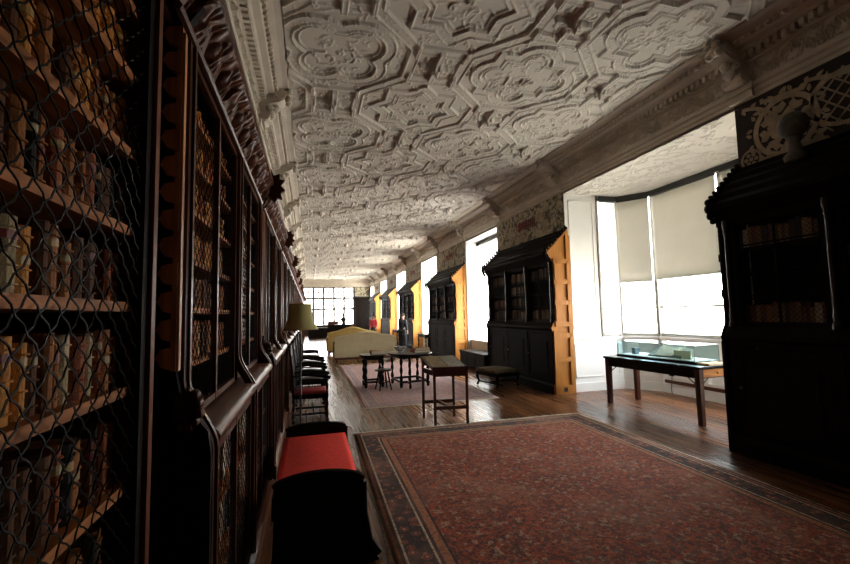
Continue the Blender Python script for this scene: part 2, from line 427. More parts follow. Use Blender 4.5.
    for x0, y0 in bars:
        for sx in (-1,1):
            for sy in (-1,1):
                scroll(x0+sx*.15, y0+sy*.13, .070, R_.uniform(0,6), sx*sy, .010, .020)
                scroll(x0+sx*.46, y0+sy*.10, .06, R_.uniform(0,6), -sx*sy, .010, .018)
                scroll(x0+sx*.30, y0+sy*.42, .06, R_.uniform(0,6), -sx*sy, .010, .018)
        for q in range(6):
            a = q*PI/3; blob(x0+.06*math.cos(a), y0+.06*math.sin(a), .028, .045)
        blob(x0, y0, .035, .11)
    for _ in range(9000):  # small sprigs along the bands
        x, y = R_.uniform(0,4.8), R_.uniform(0,T)
        i, j = min(nx-1, int(x/res)), min(ny-1, int(y/res))
        if band[i,j] < .045: blob(x, y, .009, .011)
    for _ in range(4200):  # curling tendrils on the plain ground
        x, y = R_.uniform(0,4.8), R_.uniform(0,T); a = R_.uniform(0, 2*PI)
        i, j = min(nx-1, int(x/res)), min(ny-1, int(y/res))
        if band[i,j] > .085 and H[i,j] < .01:
            cv = R_.uniform(-30, 30)
            for q in range(12): blob(x, y, .009*(1.2-q/20), .014); x += .009*math.cos(a); y += .009*math.sin(a); a += cv*.009
    H = H + add
    x0, x1 = -.26, 4.54
    ys = []; y = YB
    while y < YE:
        ys.append(y); y += .0125 if 2.2 < y < 9 else (.025 if 9 <= y < 17 else (.05 if y >= 17 else .1))
    ys.append(YE); ys = np.array(ys)
    jj = ((ys % T)/res).astype(int) % ny
    xs = x0 + (np.arange(nx)+.5)*res; xs[0] = x0; xs[-1] = x1
    Hs = H[:, jj]
    V = np.empty((nx, len(ys), 3)); V[:,:,0] = xs[:,None]; V[:,:,1] = ys[None,:]; V[:,:,2] = ZC - Hs
    m_ = len(ys); idx = np.arange(nx*m_).reshape(nx, m_)
    Fq = np.stack([idx[:-1,:-1], idx[:-1,1:], idx[1:,1:], idx[1:,:-1]], -1).reshape(-1,4)
    me = bpy.data.meshes.new('ceiling'); me.vertices.add(nx*m_); me.vertices.foreach_set('co', V.reshape(-1).astype(np.float32))
    me.loops.add(Fq.size); me.polygons.add(len(Fq))
    me.loops.foreach_set('vertex_index', Fq.reshape(-1).astype(np.int32))
    me.polygons.foreach_set('loop_start', np.arange(0, Fq.size, 4, dtype=np.int32))
    me.update(calc_edges=True); me.validate(); me.materials.append(M['plaster'])
    o = bpy.data.objects.new('ceiling', me); COL.objects.link(o); o['kind'] = 'structure'
    sl = struct('ceiling_slab', MB().box(XL-.3, XR+.1, YB, YE, ZC+.01, ZC+.2), M['plaster'], o)
ceiling()

# walls -------------------------------------------------------------
w = MB()
w.box(XR, XR+.6, YB, BAY0-.2, 0, 4.02)
edges = []
prev = BAY1
for a, b in wins:
    w.box(XR, XR+.6, prev+(.2 if prev == BAY1 else 0), a, 0, ZK); edges.append((prev, a)); prev = b
w.box(XR, XR+.6, prev, YE, 0, ZK); edges.append((prev, YE))
for a, b in wins: w.box(XR+.12, XR+.6, a, b, 0, .72); w.box(XR, XR+.6, a, b, 3.97, ZK)
w.box(XR+.02, XR+.6, YB, YE, ZK, ZC+.2)
struct('wall_right', w, M['wallgreen'])
struct('wall_left', MB().box(XL-.3, XL, YB, YE, 0, ZC+.2), M['darkwall'])
struct('wall_back', MB().box(XL-.3, XR+.6, YB-.3, YB, 0, ZC+.2), M['darkwall'])
EW = (-.52, 3.65, .80, 4.05)
struct('wall_end', MB().box(XL-.3, EW[0], YE, YE+.4, 0, ZC+.2).box(EW[1], XR+.6, YE, YE+.4, 0, ZC+.2).box(EW[0], EW[1], YE, YE+.4, 0, EW[2]).box(EW[0], EW[1], YE, YE+.4, EW[3], ZC+.2), M['darkwall'])

# entablature profile p (out from wall) against height ---------------
PROF = [(0,ZK), (.035,ZK), (.035,4.06), (.055,4.075), (.055,4.12), (.085,4.14), (.085,4.18), (.05,4.20), (.05,4.43), (.075,4.44), (.075,4.455), (.10,4.46), (.10,4.535), (.17,4.545), (.19,4.57), (.26,4.585), (.27,4.60), (.31,4.645), (.38,4.67), (.44,4.68), (.46,4.705), (.46,4.75), (0,4.75)]
def sgrid(y, t):   # scrolling foliage relief
    ph = y*2*PI/.42; a = math.sin(ph)*.5
    return 2.3*max(0, .018*math.cos(7*(t-.5) - 3.2*a) * (.5+.5*math.cos(3*ph + 4*t)) + .008*math.sin(11*ph+9*t))
def entab(name, side):
    root = sempty(name)
    X = (lambda p: XR-p) if side > 0 else (lambda p: XL+p)
    struct('moulding', MB().prism([(X(p), z) for p, z in PROF], YB, YE, 'y'), M['plaster_cornice'], root)
    d = MB(); y = 1.0
    while y < YE-.1:
        d.box(min(X(.10),X(.165)), max(X(.10),X(.165)), y, y+.046, 4.462, 4.535); y += .085
    struct('dentil_row', d, M['plaster_cornice'], root)
    g = MB(); n = 1200
    for ya, yb, n in ((1.5, 11, 760), (11, 36, 800)):
        g.grid(lambda u, v: (X(.052+sgrid(ya+(yb-ya)*u, v)), ya+(yb-ya)*u, 4.21+.21*v), n, 10)
    struct('scroll_frieze', g, M['plaster_cornice'], root)
    e = MB()
    def egg(u, v):
        return None
    y = 1.5
    while y < 14:
        e.ball((X(.30), y, 4.615), (.03,.03,.03), 6, 4); y += .085
    struct('bead_row', e, M['plaster_cornice'], root)
    s = -side
    c = MB()
    prof = [(.05,4.20), (.14,4.18), (.20,4.22), (.22,4.29), (.17,4.34), (.16,4.40), (.22,4.44), (.32,4.47), (.40,4.52), (.43,4.60), (.38,4.66), (.30,4.68), (.05,4.68)]
    c.prism([(X(p)-X(0), z) for p, z in prof], -.10, .10, 'y')
    for yy in (-.10, .10):
        c.lathe([(.0,-.02), (.065,-.02), (.065,.02), (.03,.035), (.0,.035)], (s*.15, yy, 4.265), 12, 'y')
        c.lathe([(.0,-.02), (.075,-.02), (.075,.02), (.035,.035), (.0,.035)], (s*.34, yy, 4.585), 12, 'y')
    c.ball((s*.22, 0, 4.33), (.06,.075,.07)); c.ball((s*.27, 0, 4.42), (.07,.06,.06)); c.ball((s*.42, 0, 4.60), (.06,.09,.075))
    for q in (-1,1): c.ball((s*.44, q*.06, 4.55), (.05,.04,.05)); c.ball((s*.21, q*.055, 4.40), (.05,.04,.04)); c.ball((s*.46, q*.05, 4.65), (.04,.05,.04))
    c.box(min(0,s*.11), max(0,s*.11), -.16, .16, 4.12, 4.20); c.box(min(0,s*.09), max(0,s*.09), -.14, .14, 4.03, 4.12)
    me = c.mesh('console_bracket', M['plaster_cornice'], True)
    ys = [3.62, 7.5] + [10.3+2.82*k for k in range(9)] if side > 0 else [3.05+2.78*k for k in range(12)]
    for y in ys:
        o = bpy.data.objects.new('console_bracket', me); COL.objects.link(o); o.parent = root; o.location = (X(0), y, 0); o['kind'] = 'structure'
        md = o.modifiers.new('es', 'EDGE_SPLIT'); md.split_angle = .7
entab('trim_1', 1); entab('trim_2', -1)
# end and back cornice
struct('trim_3', MB().prism([(YE-p, z) for p, z in PROF], XL, XR, 'x').prism([(YB+p, z) for p, z in PROF], XL, XR, 'x'), M['plaster_cornice'])

# painted frieze above the right-hand bookcases ------------------------
def poly_ring(mb, cy, cz, r0, r1, x, th=.006, n=28, sy=1):
    for k in range(n):
        a, b = 2*PI*k/n, 2*PI*(k+1)/n
        mb.prism([(cy+sy*r0*math.cos(a), cz+r0*math.sin(a)), (cy+sy*r1*math.cos(a), cz+r1*math.sin(a)), (cy+sy*r1*math.cos(b), cz+r1*math.sin(b)), (cy+sy*r0*math.cos(b), cz+r0*math.sin(b))], x-th, x, 'x')
def leaf(mb, cy, cz, a, L, wd, x, th=.006):
    c, s = math.cos(a), math.sin(a)
    P = [(0,0), (.35*L,wd), (.7*L,.7*wd), (L,0), (.7*L,-.7*wd), (.35*L,-wd)]
    mb.prism([(cy+c*p-s*q, cz+s*p+c*q) for p, q in P], x-th, x, 'x')
def vine(mb, y, z, a, n, step, curl, wd, x, rr):
    for k in range(n):
        c, s = math.cos(a), math.sin(a); y2, z2 = y+c*step, z+s*step
        if 3.2 < z2 < 4.0:
            mb.prism([(y-s*wd, z+c*wd), (y2-s*wd, z2+c*wd), (y2+s*wd, z2-c*wd), (y+s*wd, z-c*wd)], x-.005, x, 'x')
            if k % 2 == 0: leaf(mb, y, z, a + rr.choice((-1,1))*1.0, rr.uniform(.05,.10), .022, x-.001)
        y, z = y2, z2; a += curl + rr.uniform(-.15,.15)
fz = [(YB, BAY0-.005)] + edges
for i, (a, b) in enumerate(fz):
    p = sempty('trim_%d' % (4+i))
    struct('painted_panel', MB().box(XR-.015, XR, a+.005, b-.005, 3.1, ZK), M['frieze_dark' if i == 0 else 'mural'], p)
    rr = random.Random(i+3); mo = MB(); xx = XR-.015
    if i == 0:
        poly_ring(mo, 3.22, 3.57, .28, .335, xx)
        for k in range(16): leaf(mo, 3.22+.27*math.cos(k*PI/8), 3.57+.27*math.sin(k*PI/8), k*PI/8+PI+.25*(-1)**k, .12, .04, xx)
        mo.prism([(3.05,3.50), (3.12,3.42), (3.20,3.50), (3.28,3.40), (3.36,3.48), (3.40,3.60), (3.33,3.72), (3.24,3.69), (3.17,3.76), (3.10,3.66)], xx-.006, xx, 'x')
        for k in range(24): leaf(mo, 3.22+.35*math.cos(k*PI/12), 3.57+.35*math.sin(k*PI/12), k*PI/12+.6*(-1)**k, .08, .022, xx)
        poly_ring(mo, 3.60, 3.32, .095, .12, xx, n=18)
        for k in range(7):
            rad = 0 if k == 6 else .058
            poly_ring(mo, 3.60+rad*math.cos(k*PI/3), 3.32+rad*math.sin(k*PI/3), .0, .024, xx, n=8)
        poly_ring(mo, 2.68, 3.62, .24, .28, xx, n=24, sy=1.1)
        for t in np.linspace(-.3,.3,7):
            for sg in (-1,1):
                L = math.sqrt(max(0,.26**2-(t*.75)**2)); cy, cz = 2.68+t*.7, 3.62-sg*t*.7
                d = .7*L; mo.prism([(cy-d, cz-sg*d-.012), (cy-d, cz-sg*d+.012), (cy+d, cz+sg*d+.012), (cy+d, cz+sg*d-.012)], xx-.005, xx, 'x')
        for y in (3.42,3.0,2.3,2.0,1.6,1.2): vine(mo, y, 3.3+rr.uniform(0,.4), rr.uniform(0,6), 16, .045, rr.choice((-.25,.25)), .016, xx, rr)
        for y in (3.66,3.45,3.0): vine(mo, y, 3.93, PI+.1, 9, .05, .03, .02, xx, rr)
        mo.prism([(3.3,3.22), (3.42,3.30), (3.50,3.26), (3.44,3.20)], xx-.006, xx, 'x'); mo.prism([(2.85,3.28), (3.02,3.32), (3.16,3.26), (3.0,3.22)], xx-.006, xx, 'x')
    else:
        L = b-a
        for k in range(14 if i < 3 else 6): vine(mo, a+L*rr.uniform(.04,.96), rr.uniform(3.3,3.9), rr.uniform(0,6), 14, .05, rr.choice((-.28,.28)), .014, xx, rr)
        c = a+L*.5
        q = MB()
        q.prism([(c-.45,3.58), (c+.45,3.58), (c+.45,3.78), (c-.45,3.78)], xx-.004, xx, 'x')
        struct('painted_motif', q, M['frieze_dark'], p)
        q = MB()
        for u in range(10):
            for v in range(3):
                cy, cz = c-.40+u*.089, 3.613+v*.066
                q.prism([(cy-.04,cz), (cy,cz-.03), (cy+.04,cz), (cy,cz+.03)], xx-.007, xx-.003, 'x')
        struct('painted_motif', q, M['frieze_red'], p)
    struct('painted_motif', mo, M['cream'], p)

# straight windows between the right-hand cases ----------------------
wn = 1
def sash(mb, y0, y1, z0, z1, x, nv=2, zs=(.5,), t=.05):
    mb.box(x-.03, x+.04, y0, y0+t, z0, z1); mb.box(x-.03, x+.04, y1-t, y1, z0, z1); mb.box(x-.03, x+.04, y0, y1, z0, z0+t); mb.box(x-.03, x+.04, y0, y1, z1-t, z1)
    for k in range(1, nv): yy = y0+(y1-y0)*k/nv; mb.box(x-.02, x+.03, yy-.03, yy+.03, z0, z1)
    for f in zs: zz = z0+(z1-z0)*f; mb.box(x-.025, x+.035, y0, y1, zz-.03, zz+.03)
for k, (a, b) in enumerate(wins):
    p = sempty('window_%d' % wn); wn += 1
    m = MB(); sash(m, a, b, .72, 3.97, XR+.5, 3, (.33,.66)); struct('window_frame', m, M['white_paint'], p)
    struct('window_pane', MB().box(XR+.50, XR+.505, a+.03, b-.03, .75, 3.94), M['glass'], p)
    r = MB()   # white panelled reveals, soffit and sill
    r.box(XR+.0, XR+.47, a, a+.015, .0, 3.97); r.box(XR+.0, XR+.47, b-.015, b, .0, 3.97); r.box(XR, XR+.47, a, b, 3.955, 3.97)
    r.box(XR+.105, XR+.12, a, b, 0, .72); r.box(XR+.06, XR+.5, a, b, .70, .75)
    for yy, s in ((a+.015, 1), (b-.015, -1)):
        for z0, z1 in ((.85,2.2), (2.3,3.9)):
            for q in ((.05,.08,z0,z1), (.39,.42,z0,z1), (.05,.42,z0,z0+.03), (.05,.42,z1-.03,z1)):
                r.box(XR+q[0], XR+q[1], min(yy,yy+s*.012), max(yy,yy+s*.012), q[2], q[3])
    struct('window_reveal', r, M['white_paint'], p)
# roller blind at the top of the nearest straight window
def roller_blind(name, label, P0, P1, ztop, zbot, mat, group):
    """fabric between plan points P0, P1 hanging from ztop to zbot"""
    P0 = Vector((*P0,0)); P1 = Vector((*P1,0)); d = (P1-P0); L = d.length; ang = math.atan2(d.y, d.x)
    t = thing(name, label, 'blind', (P0.x, P0.y, zbot), ang, group)
    h = ztop-zbot
    MB().grid(lambda u, v: (u*L, .004*math.sin(u*9)*(1-v), v*h), 24, 8).build('blind_fabric', mat, t, True)
    f = t.children[0]; md = f.modifiers.new('so','SOLIDIFY'); md.thickness = .003
    MB().box(0, L, -.012, .012, -.02, .012).build('bottom_bar', mat, t)
    rr_ = .07 if group is None else .035; MB().lathe([(rr_,-.0),(rr_,L+.0)], (0,0,h+.02), 10, 'x').build('roller', M['black'], t)
    return t
for k, (a, b) in enumerate(wins):
    if k == 0:
        roller_blind('roller_blind', 'white blind let down in the tall window beyond the black tall bookcase and footstool', (XR+.42, b-.03), (XR+.42, a+.03), 3.86, 2.5, M['blind_white'], None)

# end window ----------------------------------------------------------
p = sempty('window_%d' % wn); wn += 1
m = MB(); x0, x1, z0, z1 = EW
for k in range(6):
    x = x0+(x1-x0)*k/5; m.box(x-.10, x+.10, YE, YE+.2, z0, z1)
for z in (z0+.03, 2.18, 3.08, z1-.04): m.box(x0, x1, YE+.02, YE+.18, z-.09, z+.09)
for k in range(5):
    x = x0+(x1-x0)*(k+.5)/5
    m.box(x-.03, x+.03, YE+.08, YE+.12, z0, 2.18)
struct('window_frame', m, plain('dark_end_frame', (.10,.085,.07), .6, .2), p)  # dark grey-brown bars
struct('window_pane', MB().box(x0, x1, YE+.10, YE+.105, z0, z1), M['glass'], p)
m = MB()
for k in range(5): m.lathe([(0,0),(.13,0),(.10,.012),(0,.012)], (x0+(x1-x0)*(k+.5)/5, YE+.085, 3.6), 8, 'y')
struct('stained_roundels', m, translucent('stained_glass', (.25,.16,.12), .8), p)
struct('window_sill', MB().box(x0-.1, x1+.1, YE-.12, YE+.05, z0-.06, z0), M['dark_oak_y'], p)

# bay -------------------------------------------------------------------
BZ0, BZ1, BC = 1.06, 3.93, 3.98
PTS = [(XR, BAY1), (5.74, BAY1), (6.22, BAY1), (BX, 6.80), (BX, 5.33), (BX, 4.31), (6.22, BAY0), (5.74, BAY0), (XR, BAY0)]
def seg_box(mb, P, Q, z0, z1, t0=0., t1=.12, e=0.):
    P = Vector(P); Q = Vector(Q); d = (Q-P).normalized(); n = Vector((-d.y, d.x))   # n points outwards for this ordering
    P = P-d*e; Q = Q+d*e
    mb.hexa([tuple(P+n*t0), tuple(Q+n*t0), tuple(Q+n*t1), tuple(P+n*t1)], z0, z1)
wl = MB()
for i in range(8): seg_box(wl, PTS[i], PTS[i+1], 0, BZ0 if i not in (0,7) else BC, .0, .2, .0 if i in (0,1,6,7) else .05)
# panel mouldings on the dado and on the shutter faces
def frame_on(mb, P, Q, z0, z1, m=.09, wd=.022):
    P = Vector(P); Q = Vector(Q); d = (Q-P).normalized(); L = (Q-P).length
    a = P+d*m; b = Q-d*m
    seg_box(mb, a, b, z0, z0+wd, -.014, .0); seg_box(mb, a, b, z1-wd, z1, -.014, .0)
    seg_box(mb, a, a+d*wd, z0, z1, -.014, .0); seg_box(mb, b-d*wd, b, z0, z1, -.014, .0)
frame_on(wl, PTS[0], PTS[2], .28, .92); frame_on(wl, PTS[6], PTS[8], .28, .92)
for i in (2,3,4,5): frame_on(wl, PTS[i], PTS[i+1], .28, .92)
for i in (0,7): frame_on(wl, PTS[i], PTS[i+1], 1.25, 3.85, .08); frame_on(wl, PTS[i], PTS[i+1], 2.5, 2.54, .08)
struct('wall_bay', wl, M['white_paint'])
b_ = MB()
for P, Q in ((PTS[0],PTS[2]), (PTS[2],PTS[3]), (PTS[3],PTS[5]), (PTS[5],PTS[6]), (PTS[6],PTS[8])): seg_box(b_, P, Q, 0, .17, -.022, 0)
struct('baseboard_bay', b_, M['white_paint'])
s_ = MB()
for P, Q in ((PTS[0],PTS[2]), (PTS[2],PTS[3]), (PTS[3],PTS[5]), (PTS[5],PTS[6]), (PTS[6],PTS[8])): seg_box(s_, P, Q, BZ0-.03, BZ0+.005, -.05, .12)
struct('trim_20', s_, M['white_paint'])
struct('trim_21', MB().box(BX-.055, BX-.025, 4.4, 6.7, .19, .25), M['dark_oak_y'])   # heating pipe along the wall foot
# bay ceiling in low relief
def bayc():
    rr = np.random.default_rng(4); n = 130; m_ = 230
    xs = np.linspace(XR-.02, BX+.2, n); ys = np.linspace(BAY0-.05, BAY1+.05, m_)
    X, Y = np.meshgrid(xs, ys, indexing='ij'); H = np.zeros_like(X)
    for _ in range(260):
        cx, cy = rr.uniform(XR, BX), rr.uniform(BAY0, BAY1); a = rr.uniform(0, 6.3); cv = rr.uniform(-12, 12)
        for q in range(14):
            H = np.maximum(H, .016*np.exp(-((X-cx)**2+(Y-cy)**2)/.00035)) if True else H
            cx += .016*math.cos(a); cy += .016*math.sin(a); a += cv*.016
    g = MB(); g.v = [(X[i,j], Y[i,j], BC-H[i,j]) for i in range(n) for j in range(m_)]
    g.f = [(i*m_+j, i*m_+j+1, (i+1)*m_+j+1, (i+1)*m_+j) for i in range(n-1) for j in range(m_-1)]
    o = struct('ceiling_bay', g, M['plaster'])
    struct('ceiling_slab', MB().box(XR+.02, BX+.35, BAY0-.25, BAY1+.25, BC+.01, BC+.2), M['plaster'], o)
bayc()
bayw = [(PTS[1],PTS[2]), (PTS[2],PTS[3]), (PTS[3],PTS[4]), (PTS[4],PTS[5]), (PTS[5],PTS[6]), (PTS[6],PTS[7])]
for i, (P, Q) in enumerate(bayw):
    p = sempty('window_%d' % wn); wn += 1
    P = Vector(P); Q = Vector(Q); d = (Q-P).normalized()
    m = MB(); t = .045
    seg_box(m, P, P+d*t, BZ0, BC, -.03, .09); seg_box(m, Q-d*t, Q, BZ0, BC, -.03, .09)
    for z, hh in ((BZ0,.07), (BC-.07,.07), (1.62,.035)): seg_box(m, P, Q, z, z+hh, .0, .07)
    struct('window_frame', m, M['sash'], p)
    g = MB(); seg_box(g, P, Q, BZ0, BC, .04, .045); struct('window_pane', g, M['glass'], p)
    r = MB(); seg_box(r, P+d*.0, Q, BC-.11, BC-.02, -.085, -.03); struct('blind_box', r, M['black'], p)
    n = Vector((-d.y, d.x))
    a = P+d*.05-n*.055; b = Q-d*.055-n*.055
    zb = [1.12,2.17,2.19,2.19,1.3,1.2][i]  # last two blinds are unseen, let down far to dim the bay
    lab = ['white blind let right down on the bay window beside the white shutter',
           'narrow beige blind half down on the slanting window of the bay',
           'broad beige blind half down, behind the glass display case',
           'beige blind half down, at the near edge of the bay beside the dark bookcase',
           'beige blind on the slanting bay window hidden by the nearest dark bookcase',
           'beige blind on the bay side window behind the nearest dark bookcase'][i]
    roller_blind('roller_blind', lab, tuple(a), tuple(b), BC-.13, zb, M['blind_white' if i == 0 else 'blind'], 'roller blinds in the bay window')
    if i == 0: pass

# ------------------------------------------------------------------ carved helpers
def carved(u, v, k=0):
    """leafy relief for the cornices, u along (m), v across 0..1"""
    e = math.sin(PI*min(1, max(0, v)))**.6
    a = math.sin(2*PI*u/.21 + 2.4*math.sin(PI*v) + .8*math.sin(2*PI*u/.63))
    b = math.sin(2*PI*u/.052 - 5*v + 2.0*math.sin(2*PI*u/.105)); c = math.sin(2*PI*u/.105 + 7*v)
    return e*(.020*math.tanh(3*a) + .009*b + .010*c)
def crockets(mb, line, y, th, r=.04, n=9):
    """leafy knobs along a polyline (x,z)"""
    P = [Vector(p) for p in line]; tot = sum((b-a).length for a, b in zip(P, P[1:])); 
    for q in range(n):
        s = tot*(q+.5)/n
        for a, b in zip(P, P[1:]):
            L = (b-a).length
            if s <= L: c = a+(b-a)*(s/L); break
            s -= L
        nn = (P[-1]-P[0]).normalized(); nn = Vector((-nn.y, nn.x))
        if nn.y < 0: nn = -nn
        c2 = c+nn*r*.6
        mb.ball((c2.x, y, c2.y), (r*.8, th, r*.8), 7, 5); mb.ball((c2.x+nn.x*r*.8, y, c2.y+nn.y*r*.8), (r*.42, th*.8, r*.42), 6, 4)

def wire_mesh(mb, x, y0, y1, z0, z1, pitch=.072, r=.0019, seg=.018, slope=1.0):
    """crimped diagonal wires clipped to a rectangle"""
    for sg in (1,-1):
        c = (z0 - sg*slope*y1 if sg > 0 else z0 + slope*y0) ; cmax = (z1 - slope*y0 if sg > 0 else z1 + slope*y1)
        while c < cmax:
            pts = []
            a, b = y0, y1                 # z = c + sg*slope*y
            ya, yb = sorted(((z0-c)/(sg*slope), (z1-c)/(sg*slope))); a = max(a, ya); b = min(b, yb)
            if b-a > .02:
                n = max(2, int((b-a)*1.41/seg))
                for k in range(n+1):
                    y = a+(b-a)*k/n; ph = 2*PI*y/pitch*1.0
                    o = .0024*math.sin(2*ph)
                    pts.append((x+sg*.0016*math.cos(2*ph), y+o*.7, c+sg*slope*y-sg*o*.7))
                mb.tube(pts, r, 3)
            c += pitch
# ------------------------------------------------------------------ right-hand bookcases
def right_case(label, Y0, group):
    t = thing('bookcase', label, 'bookcase', (XR-.002, Y0, 0), 0, group)
    L = CL
    c = MB()
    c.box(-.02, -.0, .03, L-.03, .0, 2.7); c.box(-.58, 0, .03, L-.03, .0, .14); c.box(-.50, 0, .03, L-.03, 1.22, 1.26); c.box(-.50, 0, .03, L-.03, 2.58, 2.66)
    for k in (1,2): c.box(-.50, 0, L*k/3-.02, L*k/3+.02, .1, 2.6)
    c.build('carcass', M['shaded_black_oak'], t)
    MB().box(-.64, -.0, .0, L, 0, .15).prism([(-.64,.15), (0,.15), (0,.19), (-.61,.19)], 0, L, 'y').build('plinth', M['shaded_black_oak'], t)
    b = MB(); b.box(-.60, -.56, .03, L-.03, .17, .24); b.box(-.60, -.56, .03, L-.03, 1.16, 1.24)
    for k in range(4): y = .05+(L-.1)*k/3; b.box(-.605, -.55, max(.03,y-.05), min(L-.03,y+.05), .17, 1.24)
    b.build('lower_frame', M['shaded_black_oak'], t)
    for k in range(3):
        y0 = .05+(L-.1)*k/3+.055; y1 = .05+(L-.1)*(k+1)/3-.055
        d = MB(); d.box(-.59, -.565, y0, y1, .245, 1.155)
        for q in ((y0,y0+.06,.25,1.15), (y1-.06,y1,.25,1.15), (y0,y1,.25,.32), (y0,y1,1.08,1.15)): d.box(-.60, -.59, *q)
        d.hexa([(-.605,y0+.1), (-.59,y0+.1), (-.59,y1-.1), (-.605,y1-.1)], .40, 1.0)
        dd = d.build('lower_door', M['shaded_black_oak'], t)
        MB().ball((-.615, y1-.03, .72), .016).build('knob', M['brass'], dd, True)
    MB().prism([(-.60,1.22), (-.66,1.26), (-.66,1.30), (-.62,1.33), (-.55,1.38), (0,1.38), (0,1.22)], 0, L, 'y').build('waist_moulding', M['shaded_black_oak'], t)
    for k in range(4):
        y = .055+(L-.11)*k/3
        MB().lathe([(.045,1.38), (.045,1.43), (.03,1.45), (.036,1.5), (.026,1.55), (.030,2.0), (.026,2.42), (.038,2.45), (.03,2.48), (.045,2.52), (.045,2.60)], (-.54, y, 0), 10).build('colonnette', M['ebony_gloss'], t, True)
    for k in range(3):
        y0 = .05+(L-.1)*k/3+.04; y1 = .05+(L-.1)*(k+1)/3-.04
        d = MB()
        for q in ((y0,y0+.05,1.38,2.6), (y1-.05,y1,1.38,2.6), (y0,y1,1.38,1.44), (y0,y1,2.53,2.6)): d.box(-.52, -.48, *q)
        for zz in (1.72,2.0,2.28): d.box(-.51, -.49, y0, y1, zz-.009, zz+.009)
        ym = (y0+y1)/2; d.box(-.51, -.49, ym-.009, ym+.009, 1.38, 2.6)
        dd = d.build('wire_door', M['shaded_black_oak'], t)
        wm = MB(); wire_mesh(wm, -.50, y0+.04, y1-.04, 1.43, 2.54, .050, .0024, .06); wm.build('wire_lattice', M['wire'], dd)
    for z in (1.40,1.70,1.98,2.26): MB().box(-.46, -.02, .05, L-.05, z-.02, z).build('shelf', M['shaded_black_oak'], t)
    # coved cornice and the pent top above it
    MB().grid(lambda u, v: (-.50-.17*v**1.4-carved(u*L, v)*.6, u*L, 2.60+.13*v), 180, 8).build('carved_cove', M['shaded_black_oak'], t)
    r = MB(); r.prism([(-.50,2.58), (-.66,2.72), (-.70,2.73), (-.70,2.78), (-.66,2.80), (-.58,2.84), (-.56,2.90), (-.44,2.96), (-.42,3.02), (-.28,3.08), (-.26,3.14), (-.10,3.19), (-.08,3.25), (0,3.26), (0,2.58)], 0, L, 'y')
    r.build('pent_top', M['shaded_black_oak'], t)
    # end panels: oak, the far one in the shaded tone, with planted frame and scalloped edge
    outline = [(0,0), (-.62,0), (-.62,1.20), (-.66,1.28), (-.60,1.36), (-.53,1.42), (-.53,2.56), (-.64,2.70), (-.70,2.74), (-.70,2.80), (0,3.28)]
    for yy, mm in ((0., M['oak']), (L, M['shaded_black_oak'])):
        sgn = -1 if yy == 0 else 1
        e = MB(); y_in, y_out = (yy, yy+sgn*.03)
        e.prism(outline, min(y_in,y_out), max(y_in,y_out), 'y')
        f0, f1 = sorted((yy+sgn*.03, yy+sgn*.068))
        for q in ((-.60,-.47,.0,.16), (-.60,0,0,.17), (-.60,-.47,.17,1.22), (-.50,-.40,1.40,2.62), (-.12,0,.17,3.1)):
            e.prism([(q[0],q[2]), (q[1],q[2]), (q[1],q[3]), (q[0],q[3])], f0, f1, 'y')
        for z in (.62,1.08,1.30,1.72,2.13,2.54): e.prism([(-.53,z), (-.05,z), (-.05,z+.09), (-.53,z+.09)], f0, f1, 'y')
        ep = e.build('end_panel', mm, t)
        if yy == 0: ep['label'] = 'pale orange oak panelled end'
        s = MB(); ymid = yy+sgn*.02
        s.tube([(x_, ymid, z_) for x_, z_ in [(-.62,.19),(-.62,1.18),(-.655,1.28),(-.60,1.36),(-.535,1.44),(-.535,2.56),(-.64,2.68),(-.70,2.77),(0,3.27)]], .017, 6)
        for z in np.arange(.22,1.18,.055): s.ball((-.625, ymid, z), (.018,.03,.026), 6, 4)
        for z in np.arange(1.44,2.56,.055): s.ball((-.535, ymid, z), (.018,.03,.026), 6, 4)
        crockets(s, [(-.69,2.80), (0,3.27)], ymid, .035, .05, 8)
        for c, rr in (((-.74,2.74), .06), ((-.71,2.66), .05), ((-.74,2.82), .04), ((-.66,2.60), .035)): s.ball((c[0], ymid, c[1]), (rr, .045, rr), 8, 6)
        cc = s.build('carved_cresting', M['shaded_black_oak'], t, True); cc['label'] = 'black carved leafy edging'
    MB().box(-.36, -.26, -.078, -.067, .05, .13).build('socket_plate', M['dark_plastic'], t)
    return t
RL = ['black bookcase nearest on the window side, beyond the near edge of the bay',
      'black tall bookcase with orange oak end just beyond the bay, behind the footstool',
      'second orange-ended bookcase past the bay, behind the reading stand',
      'third orange-ended bookcase past the bay, behind the man in dark clothes',
      'fourth orange-ended bookcase past the bay, between two bright far windows',
      'farthest orange-ended bookcase on the window side, next to the end wall']
RL[0] = 'black bookcase nearest on the window side, cutting off the bay window'
RC = right_case(RL[0], starts[0], 'bookcases along the window wall')
for k in range(1, 6): dup(RC, (XR-.002, starts[k], 0), 0, RL[k])
for o_ in [RC]+[q for q in bpy.data.objects if q.name.startswith('bookcase.')]: o_.scale = (.72, 1, 1)

